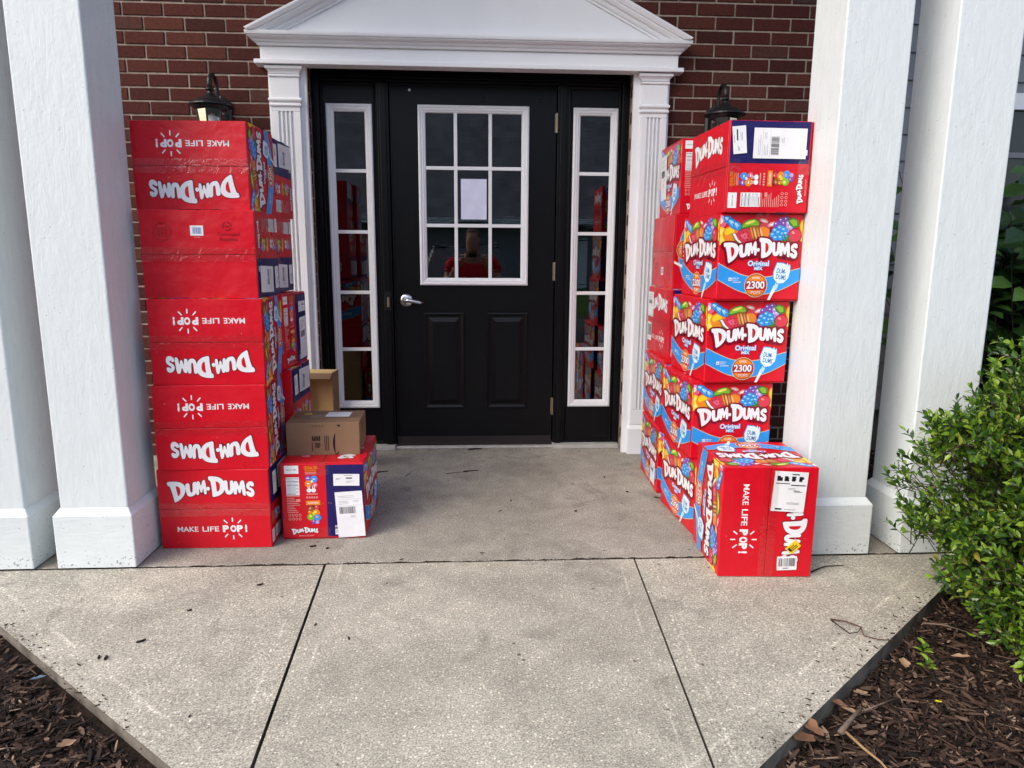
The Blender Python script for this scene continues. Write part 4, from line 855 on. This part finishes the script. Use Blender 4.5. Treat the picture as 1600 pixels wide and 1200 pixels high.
for k in range(15):
    t_ = k / 14; an = R(150 + 64 * t_ - 2); pts_o.append((X(505 + 100 * math.cos(an)), Y(528 - 118 * math.sin(an)))); th = 4 + 10 * math.sin(math.pi * min(1, t_ * 1.05)); pts_i.append((X(505 + (100 - th) * math.cos(an)), Y(528 - 118 * math.sin(an) * (1 - .01))))
a.poly(pts_o + pts_i[::-1], 'black'); a.poly([(X(412), Y(598)), (X(438), Y(602)), (X(440), Y(572)), (X(432), Y(590))], 'black')
a.poly([(X(430), Y(412)), (X(455), Y(408)), (X(452), Y(424))], 'black')
for k in range(5): a.rect(X(272 + k * 11), X(280 + k * 11), Y(510), Y(478 + (k % 2) * 6), 'black')
for k in range(3): a.rect(X(352 + k * 11), X(356 + k * 11), Y(572), Y(478), 'black')
a.rect(X(270), X(274), Y(575), Y(518), 'black')
for k in range(4): a.rect(X(290), X(325 - 5 * (k % 2)), Y(528 + k * 8), Y(523 + k * 8), 'black')
for k in range(4): a.rect(X(275 + k * 20), X(287 + k * 20), Y(418), Y(414), 'black')

a.onto(b, (0, -ad / 2 - .0005, ah / 2), (1, 0, 0), (0, 0, 1)); b.build('carton_body', PK, az, .002)
b = MB(); b.box(-aw / 2 - .0006, aw / 2 + .0006, -.03, .03, ah + .0003, ah + .0009); b.box(-aw / 2 - .0009, -aw / 2 - .0003, -.03, .03, ah - .06, ah + .0002); b.box(aw / 2 + .0003, aw / 2 + .0009, -.03, .03, ah - .06, ah + .0002); b.build('packing_tape', tape_mat, az)
for (u, v, w_, h_, rot, st) in ((.045, .03, .1, .085, -3, 'address'), (-.085, .045, .03, .026, 5, 'yellow')):
    o = bpy.data.objects.new('shipping_label', label_mesh(w_, h_, st)); col.objects.link(o); o.parent = az; o.location = (u, v, ah + .0016); o.rotation_euler = (0, 0, R(rot))
# open pale carton standing behind
tn = thing('tan_carton', 'tall open fronted tan carton standing behind the brown parcel by the left sidelight', 'box', (-.372, -.40, 0), R(-5))
tw, td, th = .215, .11, .525; wt = .005; b = MB(); b.box(-tw / 2, tw / 2, td / 2 - wt, td / 2, 0, th); b.box(-tw / 2, -tw / 2 + wt, -td / 2, td / 2 - wt - .0005, 0, th); b.box(-tw / 2 + wt + .0005, tw / 2 - wt - .0005, -td / 2, td / 2 - wt - .0005, .001, .006); b.box(-tw / 2 + wt + .0005, tw / 2 - wt - .0005, -td / 2, td / 2 - wt - .0005, th - wt, th - .0005)
b.build('carton_body', kraft_pale, tn, .0012)
b = MB(); b.box(tw / 2 - wt, tw / 2, -td / 2, td / 2 - wt - .0005, 0, th); b.build('side_panel', kraft, tn, .0012)
b = MB(); b.obox((0, -td / 2 - .022, th - .016), (tw / 2 - .004, 0, 0), (0, .021, .011), (0, -.0012, .0022)); b.build('flap', kraft, tn)

# ------------------------------------------------------------------ mulch chips, leaves, twigs
chip_mat = island_mat('bark_chips', [(0, (.008, .006, .005)), (.35, (.022, .013, .010)), (.62, (.045, .025, .017)), (.82, (.085, .05, .034)), (.94, (.15, .10, .07)), (1, (.32, .22, .15))], .8, .25)
rc_ = random.Random(21)
def side(p, a, c): return (c[0] - a[0]) * (p[1] - a[1]) - (c[1] - a[1]) * (p[0] - a[0])
def in_bed(x, y, mg=.01):
    if y > JY + .0: return x > cR[0] + mg and y < -.02 or x < cL[0] - mg
    if x < .4: return side((x, y), eL0, eL1) < -mg or (y < jl1[1] and x < jl1[0] - mg)
    return side((x, y), eR0, eR1) > mg or (y < jr1[1] and x > jr1[0] + mg)
def chips(label_name, areas):
    mb = MB()
    for (x0, x1, y0, y1, n, big) in areas:
        k = 0
        while k < n:
            x, y = rc_.uniform(x0, x1), rc_.uniform(y0, y1); k += 1
            if not in_bed(x, y): continue
            ln = rc_.choice((.004, .006, .008, .011, .015, .022)) * rc_.uniform(.7, 1.4) * big; wd = min(ln * rc_.choice((.07, .12, .2, .35, .55)), .006) ; tk = rc_.uniform(.0008, .003)
            ya, pi_, ro = rc_.uniform(0, 6.28), rc_.uniform(-.45, .45), rc_.uniform(-.6, .6)
            u = Vector((math.cos(ya) * math.cos(pi_), math.sin(ya) * math.cos(pi_), math.sin(pi_))); v = Vector((-math.sin(ya), math.cos(ya), 0)) * math.cos(ro) + Vector((0, 0, 1)) * math.sin(ro); v = (v - u * v.dot(u)).normalized(); nn = u.cross(v)
            p = Vector((x, y, (-.058 if x > 0 else -.034) + rc_.uniform(0, .018)))
            # a splinter: tapered six-sided sliver
            e1, e2 = rc_.uniform(.3, .9), rc_.uniform(.3, .9)
            vs = [p - u * ln - v * wd * e1, p - u * ln + v * wd * .2, p + v * wd, p + u * ln + v * wd * e2, p + u * ln * .95 - v * wd * .3, p - v * wd * .9]
            vs += [q + nn * tk for q in vs]; mb.add(vs, [tuple(range(6))[::-1], tuple(range(6, 12))] + [(i, (i + 1) % 6, 6 + (i + 1) % 6, 6 + i) for i in range(6)])
    return struct(mb.build('mulch_chips', chip_mat), 'stuff')
chips('', [(.95, 2.6, -2.85, -1.6, 26000, 1), (-1.6, 0, -2.85, -1.9, 18000, 1), (2.4, 4.0, -1.6, -.05, 3500, 1.3)])

dry = mat('dry_leaf', (.2, .1, .055), .7, .3, var=(40, .3)); dry2 = mat('pale_dry_leaf', (.38, .24, .14), .7, .3, var=(40, .25)); twig_mat = mat('grey_twig', (.16, .12, .09), .9, .2, bump=(120, .5, .002), var=(40, .25)); dark_twig = mat('dark_twig', (.03, .02, .017), .85, .2)
def leaf_obj(name, x, y, z, ln, rz, m, label, cat='leaf', curl=.3):
    mb = MB(); n = 7; vs = []
    for i in range(n):
        t_ = i / (n - 1); wd = math.sin(math.pi * min(1, t_ * .97 + .02)) ** .8 * ln * .26 * (1 + .25 * math.sin(i * 2.3)); zc = curl * ln * (t_ - .5) ** 2
        vs += [((t_ - .5) * ln, -wd, zc + wd * .5), ((t_ - .5) * ln, 0, zc), ((t_ - .5) * ln, wd, zc + wd * .35)]
    fs = []
    for i in range(n - 1):
        for j in range(2): q = i * 3 + j; fs.append((q, q + 1, q + 4, q + 3))
    mb.add(vs, fs); o = mb.build(name, m, smooth=True); o.location = (x, y, z); o.rotation_euler = (rc_.uniform(-.3, .3), rc_.uniform(-.3, .3), rz); return tag(o, label, cat, None)
def twig_obj(pts, r, m, label, name='twig'):
    pts = [(x, y, zz + .018) if zz < -.02 else (x, y, zz) for x, y, zz in pts]
    mb = MB(); n = len(pts); mb.tube(pts, [r * (1 - .5 * i / (n - 1)) for i in range(n)], 7); return tag(mb.build(name, m, smooth=True), label, 'twig')
LEAF_Z = -.02
leaf_obj('dry_leaf', 1.234, -2.594, LEAF_Z, .085, .6, dry, 'rust brown dry leaf lowest at the slab edge, left of the broken stick')
leaf_obj('dry_leaf', 1.267, -2.559, LEAF_Z + .008, .07, 2.1, dry, 'rust brown dry leaf standing just above another at the slab edge')
leaf_obj('dry_leaf', 1.385, -2.462, LEAF_Z, .055, -.7, dry, 'orange brown dry leaf at the slab edge above the broken stick')
leaf_obj('dry_leaf', 1.398, -2.494, LEAF_Z, .06, -1.1, dry2, 'tan dry leaf beside the top of the broken stick')
leaf_obj('dry_leaf', 1.471, -2.423, LEAF_Z, .05, .3, dry2, 'pale curled dry leaf in the mulch close to the slab edge')
leaf_obj('dry_leaf', 1.672, -2.293, LEAF_Z, .055, 1.1, dry2, 'tan dry leaf in the mulch left of the small green sprout')
leaf_obj('dry_leaf', 1.857, -2.269, LEAF_Z, .05, 2.7, dry2, 'pale dry leaf in the mulch under the bush')
leaf_obj('yellow_petal', 1.647, -2.48, LEAF_Z + .008, .028, .4, mat('yellow_petal', (.75, .68, .03), .6), 'small bright yellow petal lying on the dark mulch', 'petal')
leaf_obj('dry_leaf', -.505, -2.548, LEAF_Z + .018, .045, 1.0, dry2, 'pale dry leaf in the mulch at the lower left')
leaf_obj('plastic_scrap', -.724, -2.279, LEAF_Z + .018, .04, .2, mat('blue_plastic', (.08, .13, .2), .4), 'small blue grey plastic scrap in the left mulch', 'litter')
twig_obj([(1.334, -2.576, -.036), (1.386, -2.533, -.03), (1.436, -2.491, -.032)], .0075, twig_mat, 'short thick broken grey stick on the right mulch', 'stick')
twig_obj([(1.348, -2.577, -.034), (1.361, -2.632, -.036), (1.374, -2.681, -.034), (1.38, -2.75, -.037)], .004, mat('tan_twig', (.34, .21, .1), .8), 'long tan twig running from the broken stick to the bottom edge')
twig_obj([(1.437, -2.501, -.032), (1.496, -2.473, -.036), (1.549, -2.449, -.038)], .0028, twig_mat, 'thin grey twig continuing beyond the broken stick')
twig_obj([(1.874, -2.072, -.04), (1.929, -2.094, -.036), (1.976, -2.13, -.04)], .003, twig_mat, 'thin brown twig in the mulch near the slab corner')
twig_obj([(1.563, -2.079, .004), (1.599, -2.10, .007), (1.628, -2.136, .008), (1.613, -2.184, .006), (1.646, -2.203, .004), (1.70, -2.21, .003)], .0026, mat('red_brown_twig', (.1, .045, .035), .8), 'looping red brown twig on the concrete near the right slab edge')
twig_obj([(1.563, -2.085, .003), (1.567, -2.11, .004), (1.577, -2.167, .005), (1.604, -2.165, .006), (1.63, -2.14, .009)], .002, dark_twig, 'thin dark twig crossing the looping red brown twig')
twig_obj([(.42, -.075, .004), (.455, -.065, .006), (.50, -.062, .004)], .006, dark_twig, 'dark stick lying at the foot of the door')
twig_obj([(.395, -.495, .003), (.435, -.485, .004), (.475, -.478, .003)], .0035, dark_twig, 'dark twig on the porch in the middle below the door')
twig_obj([(.305, -.53, .002), (.36, -.51, .003), (.42, -.50, .002)], .0014, dark_twig, 'hair thin stem beside the dark porch twig')
twig_obj([(.10, -.56, .002), (.115, -.51, .003), (.12, -.47, .002)], .0014, dark_twig, 'thin upright looking stem on the porch left of centre')
twig_obj([(-.08, -.50, .003), (-.04, -.49, .004), (0, -.475, .003)], .004, dark_twig, 'dark twig on the porch beside the lone label box')
twig_obj([(1.30, -.93, .003), (1.33, -.95, .004), (1.35, -.985, .003)], .003, dark_twig, 'short dark twig on the porch by the rear right stack')
twig_obj([(1.665, -1.746, .003), (1.70, -1.725, .004), (1.737, -1.707, .005), (1.809, -1.699, .003)], .003, dark_twig, 'curved dark twig on the concrete before the right column')
# loose crumbs on the slabs
mb = MB()
def crumb(x, y, s, el, an, th):
    u, v = Vector((math.cos(an), math.sin(an), 0)), Vector((-math.sin(an), math.cos(an), 0)); n_ = 7; p = Vector((x, y, .0006)); vs = []
    for i in range(n_):
        a = 6.283 * i / n_; r_ = rc_.uniform(.55, 1.1); vs.append(p + u * (math.cos(a) * s * el * r_) + v * (math.sin(a) * s * .55 * r_ + .25 * s * math.cos(a) ** 2))
    vs += [q * 1 + Vector((0, 0, th * rc_.uniform(.6, 1.3))) for q in vs]; mb.add(vs, [tuple(range(n_))[::-1], tuple(range(n_, 2 * n_))] + [(i, (i + 1) % n_, n_ + (i + 1) % n_, n_ + i) for i in range(n_)])
for k in range(60):
    x, y = rc_.uniform(-.7, 1.7), rc_.uniform(-2.7, -.1)
    if in_bed(x, y, -.05) or (y > -1.75 and (x < .1 or x > 1.3)): continue
    s = rc_.choice((.0012, .0015, .002, .003, .005)); an = rc_.uniform(0, 3.14); el = rc_.uniform(1, 2.6); crumb(x, y, s, el, an, .002)
for x, y, s, el, an in ((-.612, -2.186, .007, 2.2, 1.9), (-.590, -2.192, .007, 2.2, 1.7), (-.532, -2.109, .008, 2.5, .7), (-.29, -1.76, .008, 1.8, .4), (-.46, -1.93, .006, 2, .3), (.62, -.95, .005, 2, .8), (1.12, -.62, .005, 2, 2), (1.19, -.85, .006, 2.2, 2.4), (-.18, -1.44, .012, 1.6, .3), (-.12, -1.46, .01, 1.4, 1.2), (.9, -1.1, .006, 2, .1)):
    crumb(x, y, s * .8, el, an, .0045)
for k in range(140):      # mulch bits spilt along the slab edges, grit along the joints
    t_ = rc_.uniform(-.1, 1); d_ = abs(rc_.gauss(0, .035)); e0, e1, of = ((eL0, eL1, offL), (eR0, eR1, offR))[k % 2]; p_ = lerp(e0, e1, t_)
    crumb(p_[0] + of[0] * 10 * d_, p_[1] + of[1] * 10 * d_, rc_.choice((.0012, .0018, .003)), rc_.uniform(1, 3), rc_.uniform(0, 3.14), .002)
for k in range(90): crumb(rc_.uniform(-.75, 1.3), JY + rc_.gauss(.01, .012), rc_.choice((.001, .0015, .0022)), rc_.uniform(1, 2.5), rc_.uniform(0, 3.14), .0015)
for k in range(60): crumb(rc_.uniform(-.25, 1.3), -.05 - abs(rc_.gauss(0, .03)), rc_.choice((.001, .0015, .0025)), rc_.uniform(1, 3), rc_.uniform(0, 3.14), .0015)
struct(mb.build('bark_crumbs', dark_twig), 'stuff')

# ------------------------------------------------------------------ shrubs
def leaf_into(mb, p, d, n, ln, wd, fold=.35, bend=.25):
    d = d.normalized(); s = d.cross(n)
    if s.length < 1e-4: s = d.orthogonal()
    s.normalize(); n = s.cross(d).normalized()
    q = lambda a, b_, c: p + d * (a * ln) + s * (b_ * wd) + n * (c * wd)
    vs = [q(0, 0, 0), q(.28, -.42, fold * .42), q(.28, 0, .0), q(.28, .42, fold * .42), q(.62, -.46, fold * .46 - bend * .25), q(.62, 0, -bend * .3), q(.62, .46, fold * .46 - bend * .25), q(1, 0, -bend)]
    mb.add(vs, [(0, 2, 1), (0, 3, 2), (1, 2, 5, 4), (2, 3, 6, 5), (4, 5, 7), (5, 6, 7)])
holly_mat = island_mat('holly_leaves', [(0, (.015, .045, .01)), (.35, (.05, .125, .015)), (.7, (.15, .28, .024)), (.97, (.28, .42, .045)), (1, (.35, .3, .05))], .2, .55, trans=.28)
stem_mat = mat('green_brown_stem', (.06, .07, .03), .8, .2); bark = mat('shrub_bark', (.05, .035, .025), .9, .2)
rs = random.Random(5)
def shrub(label, c, rad, n_shoot, leaf_ln, lobes=()):
    t = thing('holly_shrub', label, 'shrub', (c[0], c[1], -.075)); fo, st = MB(), MB(); C0 = Vector(c)
    from mathutils import noise as ns
    plan = [(c, rad)] * n_shoot
    for c2, rad2, n2 in lobes: plan += [(c2, rad2)] * n2
    for cc_, rr_ in plan:
        while True:
            d = Vector((rs.gauss(0, 1), rs.gauss(0, 1), rs.gauss(0, 1)))
            if d.length > .1: d.normalize()
            if d.z > -.75: break
        lump = 1 + .30 * ns.noise(d * 2.6 + Vector((3, 1, 7))) + .17 * ns.noise(d * 6.3)
        dep = rs.random() ** .45; rr = (.45 + .57 * dep) * lump * rs.uniform(.94, 1.02)
        tip = Vector(cc_) + Vector((d.x * rr_[0], d.y * rr_[1], d.z * rr_[2])) * rr
        if tip.z < -.06: tip.z = -.06 + rs.random() * .06
        g_ = (d * .8 + Vector((rs.uniform(-.5, .5), rs.uniform(-.5, .5), rs.uniform(-.1, .8)))).normalized(); sl = rs.uniform(.05, .1) * (1.35 if rs.random() < .04 else 1)
        base = tip - g_ * sl; st.tube([base - g_ * sl * .6, base, tip], [.0018, .0014, .0008], 4)
        nl = rs.randint(6, 10)
        for i in range(nl):
            f = (i + .5) / nl; p = base + g_ * sl * f; a = i * 2.4 + rs.random(); o_ = g_.orthogonal().normalized(); s_ = g_.cross(o_)
            out = (o_ * math.cos(a) + s_ * math.sin(a)); dr = (out * (1.1 - .6 * f) + g_ * (.35 + .8 * f) + Vector((0, 0, .15))).normalized(); nrm = (g_ * 1.0 - out * .3 + Vector((0, 0, .6))).normalized()
            ln = leaf_ln * rs.uniform(.65, 1.15) * (1 - .25 * f); leaf_into(fo, p, dr, nrm, ln, ln * rs.uniform(.4, .52))
    for k in range(16):
        a = k * 2.4; e = C0 + Vector((math.cos(a) * rad[0] * .6, math.sin(a) * rad[1] * .6, rs.uniform(-.05, .6) * rad[2])); b0 = Vector((c[0] + rs.uniform(-.06, .06), c[1] + rs.uniform(-.06, .06), -.08)); st.tube([b0, b0.lerp(e, .5) + Vector((0, 0, .08)), e], [.012, .008, .004], 6)
    for o in (fo.build('foliage', holly_mat), st.build('branches', bark)): o.parent = t; o.matrix_parent_inverse = Matrix.Translation((-c[0], -c[1], .075))
shrub('glossy green holly bush overlapping the slab corner and the rightmost column', (2.46, -2.25, .38), (.63, .60, .64), 6800, .038, [((2.14, -2.36, .13), (.22, .22, .24), 420), ((1.93, -2.1, .60), (.16, .15, .09), 110), ((1.93, -2.05, .30), (.16, .15, .07), 90), ((2.2, -2.2, .86), (.26, .2, .10), 170)])
hyd_mat = island_mat('broad_leaves', [(0, (.018, .05, .012)), (.5, (.03, .085, .016)), (.85, (.05, .12, .02)), (1, (.1, .2, .035))], .4, .4, trans=.15)
t = thing('broad_leaved_shrub', 'dark broad leaved shrub under the window beyond the rightmost column', 'shrub', (3.55, -.55, -.075)); fo, st = MB(), MB()
for k in range(150):
    x, y = 3.55 + rs.gauss(0, .42), -.55 + rs.uniform(-.35, .3); top = Vector((x, y, rs.uniform(.75, 1.62))); b0 = Vector((3.55 + (x - 3.55) * .35, -.55 + (y + .55) * .4, -.08)); mid = b0.lerp(top, .6) + Vector((rs.uniform(-.05, .05), 0, 0)); st.tube([b0, mid, top], [.004, .003, .002], 5)
    for i in range(15):
        f = .25 + .75 * i / 14; p = b0.lerp(mid, f / .6) if f < .6 else mid.lerp(top, (f - .6) / .4); a = i * 1.57 + rs.random() * .8
        out = Vector((math.cos(a), math.sin(a), rs.uniform(-.35, .25))); ln = rs.uniform(.09, .17); leaf_into(fo, p, out, Vector((rs.uniform(-.4, .4), -.7, .8)) + out * .2, ln, ln * .72, .25, .35)
for o in (fo.build('foliage', hyd_mat), st.build('branches', bark)): o.parent = t; o.matrix_parent_inverse = Matrix.Translation((-3.55, .55, .075))
for nm, (x, y), lab in (('weed_sprout', (1.751, -2.281), 'small green weed sprout in the right mulch near the slab edge'), ('weed_sprout', (1.795, -2.198), 'tiny green leaf sprout by the slab edge, above the other sprout')):
    mb = MB(); p = Vector((x, y, -.045))
    for i in range(7): a = i * .9; leaf_into(mb, p + Vector((0, 0, .012 * (i % 3))), Vector((math.cos(a), math.sin(a), .5)), Vector((0, 0, 1)), .03, .016)
    tag(mb.build(nm, holly_mat), lab, 'weed')

# ------------------------------------------------------------------ what the panes reflect: neighbours across the lot
shingle = mat('dark_shingles', (.17, .17, .175), .9, .2, bump=(3, .6, .05), var=(1.2, .35))
hs_ = thing('neighbour_house', 'low grey house with dark shingle roof across the parking lot', 'house', (0, -27, -.36))
b = MB(); b.box(-18, 18, -9, 0, 0, 2.9); b.build('wall', siding_mat, hs_)
b = MB(); b.add([(-19, 1, 2.9), (19, 1, 2.9), (19, -7, 10.4), (-19, -7, 10.4), (-19, -15, 2.9), (19, -15, 2.9), (-19, 1, 2.75), (19, 1, 2.75)], [(0, 1, 2, 3), (3, 2, 5, 4), (6, 7, 1, 0), (0, 3, 4), (1, 5, 2)]); b.build('roof', shingle, hs_)
b = MB(); b.box(-19, 19, 1.0, 1.12, 2.78, 2.95); b.build('gutter', white_paint, hs_)
for x in (-10, -3.2, 4.2): b = MB(); b.box(x - 1.3, x + 1.3, .005, .06, 0, 2.15); b.build('garage_door', white_paint, hs_)
car_paint = mat('black_car_paint', (.01, .01, .012), .12, .5, coat=1); car_glass = mat('car_glass', (.012, .014, .016), .04, .6); chrome = mat('chrome', (.7, .7, .7), .12, .5, 1); rubber = mat('rubber', (.012, .012, .012), .8); lens = mat('headlight_lens', (.75, .77, .8), .06, .7); redlamp = mat('red_lens', (.4, .01, .01), .15)
car = thing('parked_car', 'black car parked behind the photographer, nose to the walk', 'car', (.35, -9.2, -.36))
def xsec(y, hw, z0, z1, z2, tw): return [(-hw * .92, y, z0), (hw * .92, y, z0), (hw, y, (z0 + z1) / 2), (hw * .97, y, z1), (tw, y, z2), (-tw, y, z2), (-hw * .97, y, z1), (-hw, y, (z0 + z1) / 2)]
b = MB(); b.rings([xsec(2.25, .7, .4, .62, .68, .6), xsec(2.2, .86, .25, .7, .78, .78), xsec(1.9, .92, .22, .82, .9, .8), xsec(1.0, .94, .22, .95, 1.04, .8), xsec(-1.9, .94, .22, 1.0, 1.06, .8), xsec(-2.3, .88, .3, .95, 1.02, .75)], True); b.add(xsec(2.25, .7, .4, .62, .68, .6), [tuple(range(8))]); fix_normals(b.build('body', car_paint, car, smooth=False, bevel=.03))
b = MB(); b.rings([[(-.8, 1.0, 1.04), (.8, 1.0, 1.04), (.8, -2.0, 1.05), (-.8, -2.0, 1.05)], [(-.62, .15, 1.6), (.62, .15, 1.6), (.62, -1.7, 1.6), (-.62, -1.7, 1.6)]], True); fix_normals(b.build('cabin_glass', car_glass, car, bevel=.04))
b = MB(); b.box(-.6, .6, -1.68, .12, 1.602, 1.66); b.build('roof', car_paint, car, .03)
for s in (-1, 1):
    b = MB(); b.obox((s * .66, 2.19, .72), (.2, 0, 0), (0, .05, 0), (0, 0, .06)); b.build('headlight', lens, car, .02)
    b = MB(); b.obox((s * 1.02, .75, 1.1), (.1, 0, 0), (0, .06, 0), (0, 0, .07)); b.build('mirror', car_paint, car, .03)
    b = MB(); b.tube([(s * .55, -1.5, 1.7), (s * .55, -.1, 1.7)], .02, 8); b.build('roof_rail', chrome, car)
    for y in (1.45, -1.45):
        b = MB(); b.lathe((0, 0, 0), [(0, -.1), (.33, -.1), (.34, -.06), (.34, .06), (.33, .1), (.22, .1), (.2, .06), (0, .06)], 24); b.v = [(s * (.84 + pz), y + px, .34 + py) for px, py, pz in b.v]; fix_normals(b.build('wheel', rubber, car))
b = MB(); b.box(-.42, .42, 2.24, 2.29, .5, .66); b.build('grille', chrome, car, .01)

# photographer in a red T-shirt, seen in the door glass
def skin(name, m, joints, edges, root_i, parent, sub=2):
    me = bpy.data.meshes.new(name); me.from_pydata([j[0] for j in joints], edges, []); o = bpy.data.objects.new(name, me); col.objects.link(o); o.parent = parent; me.materials.append(m)
    o.modifiers.new('skin', 'SKIN'); me.skin_vertices.new() if not me.skin_vertices else None
    for i, j in enumerate(joints): me.skin_vertices[0].data[i].radius = j[1]; me.skin_vertices[0].data[i].use_root = (i == root_i)
    s = o.modifiers.new('subsurf', 'SUBSURF'); s.levels = sub; s.render_levels = sub; o.modifiers['skin'].use_smooth_shade = True; return o
skin_m = mat('skin', (.45, .24, .17), .55, .3); shirt = mat('red_shirt', (.6, .015, .03), .85, .2, bump=(40, .4, .004)); jeans = mat('dark_trousers', (.03, .035, .06), .9, .2); hair_m = mat('brown_hair', (.06, .035, .02), .7, .3)
pr_ = thing('person', 'photographer in a red T-shirt holding up a phone, mirrored in the door', 'person', (.46, -4.52, -.36)); pr_.scale = (1.14, 1.08, 1)
J = [((0, 0, .92), (.17, .12)), ((0, 0, 1.1), (.165, .115)), ((0, .01, 1.3), (.18, .12)), ((0, .01, 1.42), (.12, .09)), ((0, .02, 1.5), (.055, .055)), ((0, .03, 1.58), (.075, .085)), ((0, .035, 1.68), (.08, .1)), ((0, .03, 1.75), (.055, .07))]
Ed = [(i, i + 1) for i in range(7)]
for s in (-1, 1):
    o = len(J); J += [((s * .18, 0, 1.40), (.06, .06)), ((s * .27, .04, 1.22), (.046, .046)), ((s * .24, .16, 1.18), (.04, .04)), ((s * .12, .30, 1.42), (.028, .03)), ((s * .085, .335, 1.47), (.03, .018))]; Ed += [(3, o), (o, o + 1), (o + 1, o + 2), (o + 2, o + 3), (o + 3, o + 4)]
    o = len(J); J += [((s * .1, 0, .84), (.09, .1)), ((s * .11, .01, .48), (.06, .065)), ((s * .11, -.02, .1), (.042, .045)), ((s * .12, .02, .05), (.04, .045)), ((s * .13, .14, .035), (.04, .03))]; Ed += [(0, o), (o, o + 1), (o + 1, o + 2), (o + 2, o + 3), (o + 3, o + 4)]
skin('body', skin_m, J, Ed, 0, pr_)
JS = [((0, 0, .93), (.19, .135)), ((0, 0, 1.1), (.185, .13)), ((0, .01, 1.3), (.2, .135)), ((0, .01, 1.42), (.14, .105)), ((.2, 0, 1.40), (.08, .078)), ((.27, .03, 1.27), (.066, .066)), ((-.2, 0, 1.40), (.08, .078)), ((-.27, .03, 1.27), (.066, .066))]
skin('shirt', shirt, JS, [(0, 1), (1, 2), (2, 3), (3, 4), (4, 5), (3, 6), (6, 7)], 0, pr_)
JT = [((0, 0, .95), (.18, .13))]; ET = []
for s in (-1, 1): o = len(JT); JT += [((s * .1, 0, .82), (.1, .11)), ((s * .11, .01, .48), (.075, .08)), ((s * .11, -.02, .1), (.06, .065))]; ET += [(0, o), (o, o + 1), (o + 1, o + 2)]
skin('trousers', jeans, JT, ET, 0, pr_)
skin('hair', hair_m, [((0, .0, 1.66), (.085, .09)), ((0, .0, 1.74), (.085, .1)), ((0, .01, 1.79), (.06, .07))], [(0, 1), (1, 2)], 0, pr_)
for s in (-1, 1):      # fingers closed on the phone
    for k in range(4):
        skin('finger', skin_m, [((s * .085, .335, 1.455 + k * .016), (.008, .008)), ((s * .06, .365, 1.457 + k * .016), (.0075, .0075)), ((s * .038, .352, 1.458 + k * .016), (.007, .007))], [(0, 1), (1, 2)], 0, pr_, 1)
    skin('thumb', skin_m, [((s * .09, .325, 1.46), (.009, .009)), ((s * .065, .322, 1.47), (.008, .008)), ((s * .045, .33, 1.475), (.007, .007))], [(0, 1), (1, 2)], 0, pr_, 1)
ph = tag(MB().build('phone', black_dull), 'black phone held up by the photographer', 'phone'); mbp = MB(); mbp.box(-.078, .078, -.004, .004, -.037, .037); ph.data = mbp.mesh('phone', [black_dull]); ph.location = (.46, -4.52 + .345, -.36 + 1.483); bv = ph.modifiers.new('bevel', 'BEVEL'); bv.width = .003
